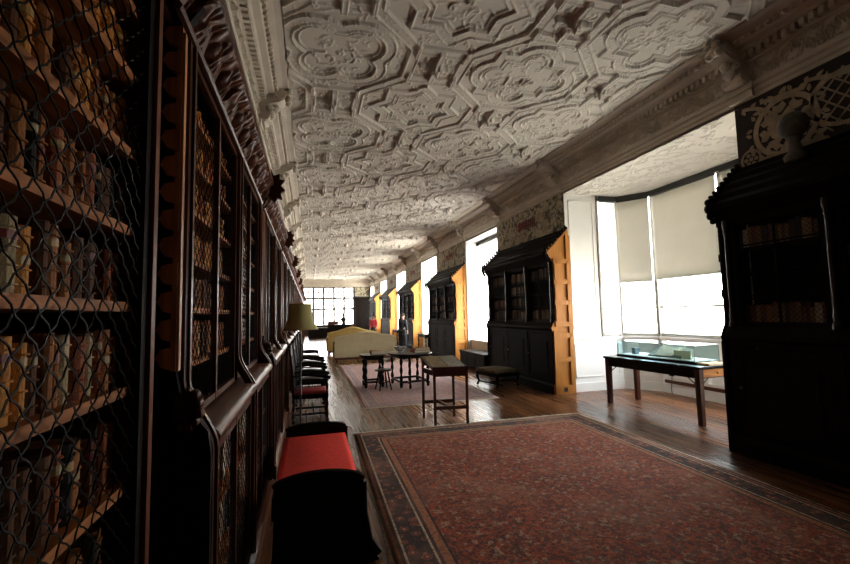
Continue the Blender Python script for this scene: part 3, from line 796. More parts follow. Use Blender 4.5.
# ------------------------------------------------------------------ left-hand bookcases
def s_post(mb, y0, y1, xu=.26, xl=.36, t=.045):
    P = []
    fr = [(xl,.0), (xl,1.12)] + [(xl-(xl-xu)*(.5-.5*math.cos(PI*q/8)), 1.12+.26*q/8) for q in range(1,9)] + [(xu,2.66)]
    fr = [(x+.022, z) for x, z in fr]; bk = [(x-t, z) for x, z in fr[::-1]]
    mb.prism(fr+bk, y0, y1, 'y')
    # raised bead down the middle
    fr2 = [(x+.010, z) for x, z in fr]; ym = (y0+y1)/2
    mb.prism(fr2+[(x-.02, z) for x, z in fr2[::-1]], ym-.012, ym+.012, 'y')
LCL, LPIT, LY0 = 2.50, 2.83, 1.71
SH = [1.42,1.65,1.86,2.08,2.30,2.50]
def left_case(label, Y0, group):
    t = thing('bookcase', label, 'bookcase', (XL+.002, Y0, 0), 0, group)
    L = LCL
    c = MB(); c.box(0, .012, 0, L, 0, 2.7); c.box(0, .36, .02, L-.02, 0, .12); c.box(0, .35, .02, L-.02, 1.10, 1.13); c.box(0, .25, .02, L-.02, 2.68, 2.72); c.box(0, .02, 0, L, 0, 2.9)
    c.box(.0, .245, L/2-.02, L/2+.02, .1, 2.66)
    c.build('carcass', M['dark_oak'], t)
    MB().prism([(0,0), (.40,0), (.40,.12), (.37,.15), (0,.15)], .0, L, 'y').build('plinth', M['dark_oak_y'], t)
    for y in (.045, L/2, L-.045):
        m = MB(); s_post(m, y-.045, y+.045); m.build('shaped_post', M['dark_oak'], t, True)
    MB().prism([(.345,1.09), (.37,1.11), (.385,1.13), (.39,1.15), (.383,1.17), (.365,1.185), (.22,1.19), (.22,1.09)], .09, L-.09, 'y').build('ledge', M['dark_oak_y'], t, True)
    for k in range(2):
        a = .09+k*(L/2-.045); b = a+L/2-.135
        for zz, xx, h0, h1 in (('upper_door',.255,1.20,2.68), ('lower_door',.355,.16,1.10)):
            d = MB(); w_ = .032
            for q in ((a,a+w_,h0,h1), (b-w_,b,h0,h1), (a,b,h0,h0+w_), (a,b,h1-w_,h1)): d.box(xx-.02, xx+.008, *q)
            ym = (a+b)/2; d.box(xx-.018, xx+.010, ym-.016, ym+.016, h0, h1)
            dd = d.build(zz, M['dark_oak'], t)
            wm = MB(); wire_mesh(wm, xx-.004, a+.02, b-.02, h0+.02, h1-.02, .062, .0019, .021, 1.0)
            wm.build('wire_lattice', M['wire'], dd, True)
    for z in SH+[.45,.78]:
        xd = .232 if z > 1.2 else .33
        MB().box(.01, xd, .05, L-.05, z-.024, z).build('shelf', M['shelf'], t)
    g = MB().grid(lambda u, v: (.265+.11*v**1.5+carved(u*L, v), -.16+u*(L+.16), 2.70+.16*v), 640, 20).build('carved_frieze', M['dark_oak_y'], t, True)
    r = MB(); r.prism([(0,2.68), (.24,2.68), (.25,2.71), (.32,2.83), (.37,2.86), (.385,2.87), (.385,2.905), (.36,2.92), (.0,3.2)], -.16, L, 'y'); r.build('cornice', M['dark_oak_y'], t)
    MB().tube([(.278, -.16, 2.69), (.278, L, 2.69)], .016, 6).build('cornice_bead', M['dark_oak_y'], t)
    outl = [(0,0), (.38,0), (.38,1.12), (.37,1.20), (.28,1.32), (.262,1.42), (.262,2.68), (.36,2.84), (.395,2.86), (.395,2.92), (0,3.21)]
    for yy, sgn in ((0,-1), (L,1)):
        e = MB(); e.prism(outl, min(yy,yy+sgn*.03), max(yy,yy+sgn*.03), 'y'); e.build('end_panel', M['shaded_black_oak'], t)
        s = MB(); ym = yy+sgn*.035
        for z in np.arange(1.42,2.66,.098):
            s.prism([(.268,z), (.225,z+.012), (.205,z+.045), (.218,z+.075), (.268,z+.088)], ym-.02, ym+.02, 'y')
        s.box(.250, .276, ym-.014, ym+.014, 1.42, 2.66)
        s.build('scalloped_edge', M['scallop'], t)
        s = MB()
        lf = [(.0,3.20), (.39,2.915), (.31,2.80), (.36,2.74), (.40,2.70), (.425,2.75), (.465,2.74), (.45,2.80), (.495,2.83), (.455,2.87), (.49,2.93), (.44,2.94), (.44,2.995), (.385,2.97), (.36,3.035), (.31,3.02), (.28,3.085), (.23,3.07), (.20,3.135), (.15,3.12), (.12,3.18), (.07,3.18), (.05,3.235)]
        if sgn > 0: s.prism(lf, ym-.03, ym+.03, 'y'); s.build('carved_cresting', M['dark_oak'], t, bevel=.008)
        if sgn < 0:
            c2 = MB()
            for q in range(7):
                th = -1.9+q*.55; rr_ = .017+.004*(q % 2)
                c2.ball((.30+.042*math.cos(th), ym, 1.285+.062*math.sin(th)), (rr_, .03, rr_), 7, 5)
            c2.ball((.295, ym, 1.285), (.042, .028, .062), 9, 7); c2.build('shoulder_carving', M['dark_oak'], t, True)
    return t
gl = 'wire-fronted bookcases along the inner wall'
LC = left_case('dark oak wire-fronted bookcase behind the red-seated bench', LY0, gl)
ORD = ['second','third','fourth','fifth','sixth','seventh','eighth','ninth','tenth','eleventh','twelfth']
lnum = ['dark oak wire-fronted bookcase behind the red-seated bench', 'wire-fronted bookcase right behind the floor lamp', 'wire-fronted bookcase behind the row of dark chairs']
nleft = 12
for k in range(1, nleft):
    lab = lnum[k] if k < 3 else 'wire-fronted bookcase beyond the lamp, %s along from the red bench' % ORD[k-1]
    dup(LC, (XL+.002, LY0+LPIT*k, 0), 0, lab)

# the flat near case with its straight post
def near_case():
    t = thing('bookcase', 'nearest wire-fronted bookcase, close up beside the camera, without a ledge', 'bookcase', (XL+.002, -.95, 0), 0, gl)
    L = 2.33
    c = MB(); c.box(0, .012, 0, L, 0, 2.9); c.box(0, .255, 0, L, 0, .12); c.box(0, .25, 0, L, 2.70, 2.9); c.box(0, .25, 0, .03, 0, 2.9)
    c.build('carcass', M['dark_oak'], t)
    MB().box(0, .262, L, L+.055, 0, 2.9).prism([(.262,0), (.275,0), (.275,2.9), (.262,2.9)], L+.012, L+.043, 'y').build('end_post', wood('red_oak_post', (.13,.038,.016), .45, .4, spec=.12), t)
    for a, b in ((.03,1.16), (1.19,L)):
        d = MB(); x = .256; w_ = .03
        for q in ((a,a+w_,.14,2.70), (b-w_,b,.14,2.70), (a,b,.14,.17), (a,b,2.67,2.70)): d.box(x-.016, x+.008, *q)
        dd = d.build('wire_door', M['shaded_black_oak'], t)
        wm = MB(); wire_mesh(wm, x-.004, a+.02, b-.02, .16, 2.68, .068, .0022, .012, 1.0); wm.build('wire_lattice', M['wire'], dd, True)
    for z in [.40,.65,.90,1.16]+SH:
        MB().box(.01, .236, .03, L, z-.026, z).build('shelf', M['shelf'], t)
near_case()
struct('trim_22', MB().box(XL, XL+.16, 1.44, 1.73, 0, 3.0).box(XL, XL+.2, 1.44, 1.73, 2.86, 3.0), M['darkwall'])

# ------------------------------------------------------------------ books as individuals
BV = {}
def book_proto(kind, bands):
    """unit book: spine faces +X at x=0, width 1 in y (0..1), height 1 (0..1), depth 1 (-1..0)"""
    key = (kind, bands)
    if key in BV: return BV[key]
    m = MB(); prof = [(-1,.02), (-.06,.0), (.0,.12), (.05,.3), (.06,.5), (.05,.7), (0,.88), (-.06,1.0), (-1,.98)]
    m.prism(prof, 0, 1, 'z')
    for q in range(bands):
        z = .12+.72*q/max(1,bands-1); m.prism([(-.03,-.01), (.03,.1), (.085,.3), (.095,.5), (.085,.7), (.03,.9), (-.03,1.01)], z, z+.022, 'z')
    me = m.mesh('book', M['bk_'+kind]); BV[key] = me; return me
lm = MB().prism([(-.005,.06), (.045,.22), (.068,.4), (.070,.5), (.068,.6), (.045,.78), (-.005,.94), (-.03,.9), (-.03,.1)], .0, .11, 'z')
LABM = {k: lm.mesh('title_label', M[k]) for k in ('gilt','lab_red','lab_cream')}
NUMW = ['first','second','third','fourth','fifth','sixth','seventh','eighth','ninth','tenth','eleventh','twelfth','thirteenth','fourteenth','fifteenth','sixteenth','seventeenth','eighteenth','nineteenth','twentieth',
        'twenty-first','twenty-second','twenty-third','twenty-fourth','twenty-fifth','twenty-sixth','twenty-seventh','twenty-eighth','twenty-ninth','thirtieth']
def book_row(y_from, y_to, z, zmax, xf, shelfname, casename, group, wmin, wmax, pal, rr, parts=True, anchor='post'):
    """books from y_from downwards/upwards; spine face at xf"""
    y = y_from; n = 0; sgn = 1 if y_to > y_from else -1
    while True:
        wd = rr.uniform(wmin, wmax); h = zmax*rr.uniform(.66,.86)
        if (sgn > 0 and y+wd > y_to) or (sgn < 0 and y-wd < y_to) or n >= 30: break
        kind = rr.choice(pal); yy = y if sgn > 0 else y-wd
        o = bpy.data.objects.new('book', book_proto(kind, rr.choice((3,4,4,5)))); COL.objects.link(o)
        dep = rr.uniform(.13,.16)
        o.location = (xf-rr.uniform(0,.012), yy, z); o.scale = (dep, wd-.001, h)
        tag(o, '%s book, %s from the %s, %s, %s' % (kind, NUMW[n], anchor, shelfname, casename), 'book', group)
        if parts and rr.random() < .55:
            l = bpy.data.objects.new('title_label', LABM[rr.choice(('gilt','lab_red','lab_cream'))]); COL.objects.link(l); l.parent = o; l.location = (.004, 0, rr.choice((.70,.66,.45)))
            l['label'] = 'small pasted title label'
        y += sgn*wd; n += 1
        if rr.random() < .05: y += sgn*.025
rr = random.Random(21)
pal_hi = ['tan','tan','brown','brown','red-brown','tan','dark brown']; pal_mid = ['brown','dark brown','tan','red-brown','dark brown','brown','black']; pal_lo = ['cream','brown','tan','tan','dark brown','brown','red-brown','tan','brown','dark brown']; pal_dk = ['dark brown','brown','red-brown','tan','dark brown','black','tan']
nrows = [(.90,.22,pal_dk,'shelf below the wide rail'), (1.16,.225,pal_dk,'bottom shelf above the wide rail'), (1.42,.20,pal_lo,'shelf just below eye level'), (1.65,.185,pal_lo,'eye-level shelf'), (1.86,.19,pal_mid,'shelf just above eye level'), (2.08,.19,pal_hi,'second shelf above eye level'), (2.30,.17,pal_hi,'third shelf above eye level'), (2.50,.16,pal_hi,'top shelf')]
for z, h, pal, nm in nrows:
    book_row(1.365, .62, z, h, XL+.205, nm, 'nearest bookcase', 'old books in the nearest bookcase', .030, .058, pal, rr)
crow = [(1.42,.205,pal_lo,'shelf above the ledge'), (1.65,.185,pal_mid,'second shelf up'), (1.86,.19,pal_hi,'third shelf up'), (2.08,.19,pal_hi,'fourth shelf up'), (2.30,.17,pal_mid,'fifth shelf up'), (2.50,.13,pal_mid,'top shelf')]
for z, h, pal, nm in crow:
    book_row(LY0+.10, LY0+1.18, z, h, XL+.20, nm, 'bookcase behind bench', 'old books in the bookcase behind the red bench', .036, .062, pal, rr, False, 'scalloped edge')
# everything else: one mass of books
bm_ = MB(); r3 = random.Random(4)
def fill(x0, dirx, y0, y1, z, hmax):
    y = y0
    while y < y1-.05:
        wd = r3.uniform(.03,.07); h = hmax*r3.uniform(.75,1)
        xa, xb = sorted((x0, x0-dirx*.14)); o_ = r3.uniform(0,.015)*dirx
        bm_.box(xa-o_, xb-o_, y, y+wd-.002, z, z+h); y += wd
for k in range(nleft):
    for z, h in list(zip(SH, (.20,.18,.19,.19,.17,.12))):
        if k > 0: fill(XL+.20, 1, LY0+LPIT*k+.1, LY0+LPIT*k+1.18, z, h)
        fill(XL+.20, 1, LY0+LPIT*k+1.28, LY0+LPIT*k+2.35, z, h)
    if k < 4:
        for z, h in ((.152,.25), (.45,.27), (.78,.27)): fill(XL+.29, 1, LY0+LPIT*k+.1, LY0+LPIT*k+1.18, z, h); fill(XL+.29, 1, LY0+LPIT*k+1.28, LY0+LPIT*k+2.35, z, h)
for z, h in ((.122,.22),(.40,.2),(.65,.2)): fill(XL+.205, 1, .6, 1.34, z, h)
for k in range(6):
    for q in range(3):
        for z, h in ((1.402,.25), (1.702,.22), (1.982,.22), (2.262,.24)):
            if r3.random() < (.35 if k == 0 else .7): fill(XR-.29, -1, starts[k]+.10+q*(CL-.1)/3, starts[k]+.02+(q+1)*(CL-.1)/3, z, h)
o = bm_.build('old_books', M['books_mass']); tag(o, 'rows of old leather-bound books filling the remaining shelves behind wire and glass', 'books', None, 'stuff')

# ------------------------------------------------------------------ rugs
def rug(name, label, cx, cy, hx, hy, rz, mat, fringe):
    t = thing(name, label, 'rug', (cx, cy, 0), rz)
    def fn(u, v):
        x = (u*2-1)*hx; y = (v*2-1)*hy
        return (x + .012*math.sin(y*3.1+1), y + .010*math.sin(x*2.7), .009+.002*math.sin(x*5+y*3))
    g = MB().grid(fn, 30, 40)
    o = g.build('pile', mat, t, True); md = o.modifiers.new('so','SOLIDIFY'); md.thickness = .008; md.offset = -1
    r5 = random.Random(3)
    for sy in (-1,1):
        f = MB(); x = -hx; f.box(-hx, hx, min(sy*hy, sy*(hy+.012)), max(sy*hy, sy*(hy+.012)), .002, .008)
        while x < hx:
            f.box(x, x+.008, min(sy*hy, sy*(hy+.055)), max(sy*hy, sy*(hy+.055))+r5.uniform(-.01,.01), .002, .007); x += .016
        fo = f.build('fringe', fringe, t); fo['label'] = 'pale thread fringe'
    return t
RUGA = rug_mat('red_oriental_rug', 1.735, 2.6, (.43,.100,.052), (.48,.185,.095), (.085,.060,.058), (.62,.45,.30), .6, 28.0)
rug('rug', 'large worn red and navy patterned rug in the foreground', 2.245, 3.25, 1.735, 2.6, math.radians(-1.0), RUGA, M['paper'])
RUGB = rug_mat('faded_rose_rug', 1.27, 3.3, (.46,.27,.24), (.50,.26,.21), (.26,.19,.19), (.60,.48,.41), .6)
rug('rug', 'faded rose rug under the gateleg table and the reading stand', 2.17, 10.7, 1.27, 3.3, 0, RUGB, M['paper'])

# ------------------------------------------------------------------ red-seated bench
b = thing('bench', 'black bench with raised ends and a bright red seat beside the wire-fronted bookcase', 'bench', (.055, 3.65, 0))
MB().grid(lambda u, v: (-.28+.56*u, -.66+1.32*v, .455+.03*math.sin(PI*u)*math.sin(PI*v)**.5), 12, 16).build('seat', M['redseat'], b, True)
sd = b.children[0]; md = sd.modifiers.new('so','SOLIDIFY'); md.thickness = .07; md.offset = -1; sd['label'] = 'bright red upholstered seat'
MB().box(-.29,-.262,-.70,.70,.30,.44).box(.262,.29,-.70,.70,.30,.44).box(-.28,.28,-.66,.66,.30,.385).build('seat_rail', M['blackwood'], b)
for s in (-1,1):
    top = [(-.272+.56*q/14, (.515 if s < 0 else .49)+(.06 if s < 0 else .045)*math.sin(PI*q/14)**.6) for q in range(15)]
    pl = [(-.30,.0), (-.28,.12), (-.272,.3)] + top + [(.288,.3), (.315,.12), (.39,.0)]
    e = MB(); y0, y1 = sorted((s*.70, s*.775)); e.prism(pl, y0, y1, 'y')
    e.tube([(p, (y0+y1)/2, z) for p, z in top], .030, 8)
    e.tube([(.288,(y0+y1)/2,.50), (.29,(y0+y1)/2,.30), (.325,(y0+y1)/2,.12), (.39,(y0+y1)/2,.028)], .028, 8)
    e.build('end_board', M['blackwood'], b, True)
# ------------------------------------------------------------------ turned chairs against the cases (facing the room, +x)
def turned(z0, z1, r=.022, n=10, k=3):
    pr = [(r*1.15,z0), (r*1.15,z0+.05)]
    for q in range(k):
        a = z0+.05+(z1-z0-.1)*q/k; h = (z1-z0-.1)/k
        pr += [(r*.55,a+.02*h), (r*.95,a+.3*h), (r*1.05,a+.5*h), (r*.8,a+.75*h), (r*.5,a+.98*h)]
    pr += [(r*1.15,z1-.05), (r*1.15,z1)]
    return pr
def chair(label, x, y, arms, red=False):
    t = thing('armchair' if arms else 'side_chair', label, 'chair', (x, y, 0), 0, 'dark turned chairs along the inner wall')
    W = .25; D0, D1 = -.25, .24
    for sx in (D0, D1):
        for sy in (-1,1):
            h = .42 if sx == D1 or not arms else .42
            pr = turned(.0, .44 if not (arms and sx == D1) else .66, .024, 10, 3 if not (arms and sx == D1) else 4)
            MB().lathe(pr, (sx, sy*(W-.02), 0), 10).build('leg', M['blackwood'], t, True)
    fr = MB().box(D0-.02, D1+.02, -W, -W+.03, .37, .43).box(D0-.02, D1+.02, W-.03, W, .37, .43).box(D1-.01, D1+.02, -W, W, .37, .43).box(D0-.02, D0+.01, -W, W, .37, .43)
    fr.build('seat_frame', M['blackwood'], t)
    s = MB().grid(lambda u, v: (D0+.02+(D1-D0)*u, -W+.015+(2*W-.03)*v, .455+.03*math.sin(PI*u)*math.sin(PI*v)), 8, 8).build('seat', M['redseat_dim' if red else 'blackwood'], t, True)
    md = s.modifiers.new('so','SOLIDIFY'); md.thickness = .05; md.offset = -1
    if red: s['label'] = 'red padded seat'
    st = MB()
    for sy in (-1,1): st.lathe([(.014,D0), (.02,(D0+D1)/2), (.014,D1)], (0, sy*(W-.02), .13), 8, 'x')
    st.lathe([(.014,-W+.02), (.024,0), (.014,W-.02)], (D1, 0, .22), 8, 'y'); st.lathe([(.014,-W+.02), (.02,0), (.014,W-.02)], (D0, 0, .13), 8, 'y')
    st.build('stretcher', M['blackwood'], t, True)
    for sy in (-1,1):
        bk = MB(); bk.tube([(D0,sy*(W-.02),.43), (D0-.02,sy*(W-.02),.8), (D0-.06,sy*(W-.02),1.12)], [.024,.02,.018], 8); bk.ball((D0-.062, sy*(W-.02), 1.15), .026); bk.build('back_post', M['blackwood'], t, True)
    cr = MB()
    cr.prism([(-W+.02,.99), (W-.02,.99), (W-.02,1.06), (W*.5,1.13), (0,1.18), (-W*.5,1.13), (-W+.02,1.06)], D0-.065, D0-.035, 'x')
    cr.box(D0-.03, D0-.005, -W+.02, W-.02, .58, .64)
    for q in range(5): yy = -.16+.08*q; cr.tube([(D0-.02,yy,.62), (D0-.03,yy,.8), (D0-.05,yy,1.0)], [.010,.017,.010], 6)
    cr.build('backrest', M['blackwood'], t, True)
    if arms:
        for sy in (-1,1):
            MB().tube([(D0-.01,sy*(W-.02),.70), (-.05,sy*(W-.01),.72), (D1-.02,sy*(W+.01),.68), (D1+.05,sy*(W+.02),.66)], [.022,.02,.026,.03], 8).build('arm', M['blackwood'], t, True)
    return t
chair('dark turned armchair with a red seat, nearest behind the floor lamp', .02, 6.95, True, True)
chair('dark turned armchair, second behind the floor lamp', .02, 8.25, True)
chair('dark turned armchair, third behind the floor lamp', .02, 9.5, True)
chair('dark turned side chair, fourth behind the floor lamp', .02, 11.2, False)
chair('dark turned side chair, fifth behind the floor lamp', .02, 13.0, False)
chair('dark turned side chair, last of the row behind the floor lamp', .02, 15.0, False)

# floor lamp
t = thing('floor_lamp', 'floor lamp with a flared yellow-green shade beside the wire-fronted bookcases', 'lamp', (-.12, 6.2, 0))
MB().lathe([(0,0), (.15,0), (.15,.02), (.10,.035), (.03,.06), (.0,.06)], n=20).build('base', M['black'], t, True)
MB().lathe([(.014,.05), (.014,.5), (.022,.52), (.014,.54), (.014,1.2), (.024,1.22), (.012,1.26), (.012,1.36)], n=10).build('pole', M['black'], t, True)
sh = [(.150,1.775), (.152,1.70), (.160,1.62), (.178,1.54), (.206,1.475), (.238,1.42)]
s = MB(); n = 28
s.v = [(r*math.cos(2*PI*k/n), r*math.sin(2*PI*k/n), z) for r, z in sh for k in range(n)]
s.f = [(i*n+k, i*n+(k+1)%n, (i+1)*n+(k+1)%n, (i+1)*n+k) for i in range(len(sh)-1) for k in range(n)]
o = s.build('lamp_shade', M['shade'], t, True); md = o.modifiers.new('so','SOLIDIFY'); md.thickness = .003
m = MB()
for r, z in ((.150,1.775), (.238,1.42)): m.tube([(r*math.cos(2*PI*k/24), r*math.sin(2*PI*k/24), z) for k in range(25)], .005, 5)
for k in range(3): m.tube([(0,0,1.72), (.151*math.cos(k*2.094), .151*math.sin(k*2.094), 1.74)], .003, 4)
m.tube([(0,0,1.34),(0,0,1.73)], .004, 5)
m.build('shade_ring', M['linen_b'], t)
MB().ball((0,0,1.48), (.03,.03,.045)).build('bulb', M['white_paint'], t, True)

# ------------------------------------------------------------------ reading stand
t = thing('reading_stand', 'slim dark reading stand with a sloped top at the far edge of the red rug', 'stand', (1.70, 6.40, 0), math.atan2(-.06,.45))
Wd, Dp = .475, .475     # local x across, local y negative towards the viewer
lx = [(0,0,.90), (Wd,0,.90), (.0,-Dp,.78), (Wd,-Dp,.78)]
skew = .10
def SP(x, y): return (x - y*.22, y)
for x, y, h in ((0,0,.90), (Wd,0,.90), (0,-Dp,.775), (Wd,-Dp,.775)):
    px_, py_ = SP(x, y); MB().box(px_-.019, px_+.019, py_-.019, py_+.019, 0, h).build('leg', M['mahogany'], t, bevel=.004)
def bar(mb, a, b, z0, z1, w=.015):
    A = Vector(SP(*a)); B = Vector(SP(*b)); d = (B-A).normalized(); n = Vector((-d.y, d.x))*w
    mb.hexa([tuple(A+n), tuple(B+n), tuple(B-n), tuple(A-n)], z0, z1)
m = MB(); bar(m, (0,0), (Wd,0), .22, .27); bar(m, (0,-Dp), (Wd,-Dp), .22, .27); bar(m, (Wd/2,0), (Wd/2,-Dp), .225, .262); m.build('stretcher', M['mahogany'], t)
m = MB(); bar(m, (0,-Dp), (Wd,-Dp), .69, .775, .012); bar(m, (0,0), (Wd,0), .80, .89, .012); bar(m, (0,0), (0,-Dp), .70, .775, .012); bar(m, (Wd,0), (Wd,-Dp), .70, .775, .012); m.build('apron', M['mahogany'], t)
def slab(mb, x0, x1, y0, y1, off, th):
    def Z(y): return .785+(y+Dp)/Dp*.125
    q = [SP(x0,y0), SP(x1,y0), SP(x1,y1), SP(x0,y1)]; zs = [Z(y0), Z(y0), Z(y1), Z(y1)]
    vs = [(a, b, z+off) for (a, b), z in zip(q, zs)] + [(a, b, z+off+th) for (a, b), z in zip(q, zs)]
    mb.add(vs, [(3,2,1,0), (4,5,6,7), (0,1,5,4), (1,2,6,5), (2,3,7,6), (3,0,4,7)])
m = MB(); slab(m, -.03, Wd+.03, -Dp-.03, .03, 0, .022); slab(m, -.03, Wd+.03, -Dp-.03, -Dp-.01, .022, .03); m.build('sloped_top', M['mahogany'], t)
card = plain('grey_printed_sheet', (.20,.19,.15), .5, .5, 25)
tb = t
for a, b_, nm in ((.0,.225,'left'), (.245,.475,'right')):
    m = MB(); slab(m, a, b_, -Dp+.02, .01, .0225, .005)
    o = m.build('printed_sheet', card if nm == 'right' else plain('brown_printed_sheet', (.24,.17,.08), .5, .5, 25)); o.matrix_world = Matrix.Identity(4)
    o.location = t.location; o.rotation_euler = t.rotation_euler
    tag(o, 'grey printed sheet lying on the %s half of the sloped reading stand' % nm if nm == 'right' else 'brownish printed sheet lying on the left half of the sloped reading stand', 'sheet')

# ------------------------------------------------------------------ tables with turned legs
def legtable(name, label, x, y, rx, ry, h, rz, gate):
    t = thing(name, label, 'table', (x, y, .010), rz)
    m = MB(); n = 32
    P = [(rx*math.cos(2*PI*k/n), ry*math.sin(2*PI*k/n)) for k in range(n)]
    m.hexa([(a*.985,b*.985) for a, b in P], h-.028, h-.01, P); m.hexa(P, h-.01, h, [(a*.99,b*.99) for a, b in P]); m.build('tabletop', M['blackwood'], t)
    lx_, ly_ = rx*.62, ry*.55
    for sx in (-1,1):
        for sy in (-1,1): MB().lathe(turned(.06, h-.03, .036, 10, 3), (sx*lx_, sy*ly_, 0), 10).lathe([(.02,0),(.034,.02),(.034,.05),(.028,.065)], (sx*lx_, sy*ly_, 0), 10).build('leg', M['blackwood'], t, True)
    m = MB()
    for sy in (-1,1): m.box(-lx_, lx_, sy*ly_-.018, sy*ly_+.018, .10, .145)
    for sx in (-1,1): m.box(sx*lx_-.018, sx*lx_+.018, -ly_, ly_, .10, .145)
    m.build('stretcher', M['blackwood'], t)
    m = MB()
    for sy in (-1,1): m.box(-lx_, lx_, sy*ly_-.014, sy*ly_+.014, h-.11, h-.03)
    for sx in (-1,1): m.box(sx*lx_-.014, sx*lx_+.014, -ly_, ly_, h-.11, h-.03)
    m.build('apron', M['blackwood'], t)
    if gate:
        for s in (-1,1):
            g = MB(); gx, gy = s*lx_*.55, s*ry*.86
            g.lathe(turned(.05, h-.035, .024, 10, 3), (gx, gy, 0), 10); g.box(gx-.015, gx+.015, min(gy,s*ly_), max(gy,s*ly_), .10, .14); g.box(gx-.015, gx+.015, min(gy,s*ly_), max(gy,s*ly_), h-.09, h-.05)
            g.lathe([(.018,0),(.03,.02),(.03,.05)], (gx, gy, 0), 10)
            g.build('gate_leg', M['blackwood'], t, True)
    return t
legtable('gateleg_table', 'dark gateleg table carrying the china bowl on the faded rug', 2.20, 9.45, .50, .62, .73, .1, True)
legtable('side_table', 'small dark oval table with one brown book on the faded rug', 1.38, 9.55, .30, .34, .71, 0, False)
# stool tucked in front of the small table
t = thing('stool', 'dark spindle stool standing in front of the small oval table', 'stool', (1.52, 9.02, .010), .2)
MB().lathe([(0,.40), (.17,.40), (.19,.415), (.18,.435), (0,.425)], n=20).build('seat', M['blackwood'], t, True)
for k in range(4):
    a = PI/4+k*PI/2; MB().tube([(.10*math.cos(a),.10*math.sin(a),.41), (.14*math.cos(a),.14*math.sin(a),.2), (.19*math.cos(a),.19*math.sin(a),.0)], [.016,.02,.013], 8).build('leg', M['blackwood'], t, True)
m = MB(); 
for k in range(4): a, c = PI/4+k*PI/2, PI/4+(k+1)*PI/2; m.tube([(.15*math.cos(a),.15*math.sin(a),.17), (.15*math.cos(c),.15*math.sin(c),.17)], .010, 6)
m.build('stretcher', M['blackwood'], t, True)

def flat_book(label, x, y, z, lx_, ly_, h, rz, mat, group=None):
    t = thing('closed_book', label, 'book', (x, y, z), rz, group)
    MB().box(0, lx_, 0, ly_, 0, .004).box(0, lx_, 0, ly_, h-.004, h).prism([(0,0), (-.008,h*.25), (-.011,h*.5), (-.008,h*.75), (0,h), (.006,h), (.006,0)], 0, ly_, 'y').build('cover', mat, t)
    MB().box(.004, lx_-.006, .004, ly_-.005, .004, h-.004).build('page_block', M['paper'], t)
    return t
flat_book('thick brown book lying on the small oval table', 1.33, 9.42, .72, .30, .20, .085, .05, M['bk_brown'])
flat_book('dark red book lying lowest of the pair on the gateleg table', 2.26, 9.18, .74, .38, .26, .055, .12, M['bk_red-brown'], 'books on the gateleg table')
flat_book('brown book lying on top of the dark red one on the gateleg table', 2.28, 9.2, .795, .34, .23, .05, .05, M['bk_brown'], 'books on the gateleg table')
t = thing('bowl', 'blue and white china bowl on the gateleg table', 'bowl', (2.02, 9.62, .74))
pr = [(.055,0), (.06,.012), (.05,.018), (.09,.05), (.135,.095), (.155,.125), (.150,.125), (.13,.098), (.085,.056), (.0,.03)]
MB().lathe(pr, n=28).build('vessel', M['china'], t, True)
t = thing('paper_roll', 'white folded paper lying at the right edge of the gateleg table', 'paper', (2.45, 9.75, .74), .5)
MB().grid(lambda u, v: (-.1+.2*u, -.07+.14*v, .004+.035*abs(math.sin(u*4+v))), 10, 6).build('folded_sheet', M['paper'], t, True)
t.children[0].modifiers.new('so','SOLIDIFY').thickness = .002

# ------------------------------------------------------------------ sofas (seen from the back)
def sofa(label, x0, x1, y, h0, hump, mat, group):
    W = x1-x0; t = thing('sofa', label, 'sofa', (x0, y, 0), 0, group)
    def top(u): return h0 + hump*math.exp(-((u-.5)/.24)**2) - .04*math.exp(-(u/.07)**2) - .04*math.exp(-((1-u)/.07)**2)
    bk = MB()
    n = 36
    ov = [(u/n*W, top(u/n)) for u in range(n+1)]
    bk.prism([(0,.16)] + ov + [(W,.16)], 0, .13, 'y')
    bk.tube([(x, .065, z-.01) for x, z in ov], .075, 8)
    bk.build('backrest', mat, t, True)
    for s, xx in ((0,0.), (1,W)):
        a = MB(); a.box(xx-.02 if s == 0 else xx-.14, xx+.14 if s == 0 else xx+.02, .02, .86, .16, .60)
        a.lathe([(.10,.03), (.10,.88), (.07,.9)], (xx+(.05 if s == 0 else -.05), 0, .60), 12, 'y'); a.build('arm', mat, t, True)
    MB().box(.08, W-.08, .1, .86, .16, .34).build('base', mat, t, bevel=.03)
    for k in range(2): MB().box(.15+k*(W-.3)/2, .13+(k+1)*(W-.3)/2, .14, .88, .34, .47).build('seat_cushion', mat, t, bevel=.04)
    for xx in (.04, W-.10):
        for yy in (.02,.78): MB().box(xx, xx+.06, yy, yy+.06, 0, .17).build('leg', M['mahogany'], t)
    MB().box(0, W, .005, .025, .08, .165).build('dark_strip', M['mahogany'], t)  # dark strip along the bottom of the back
    return t
sofa('cream camel-back sofa seen from behind, beyond the gateleg table', .83, 2.98, 14.9, .84, .14, M['linen'], 'camel-back sofas')
sofa('ochre camel-back sofa seen beyond the cream sofa', .72, 2.75, 17.9, .88, .20, M['linen_b'], 'camel-back sofas')

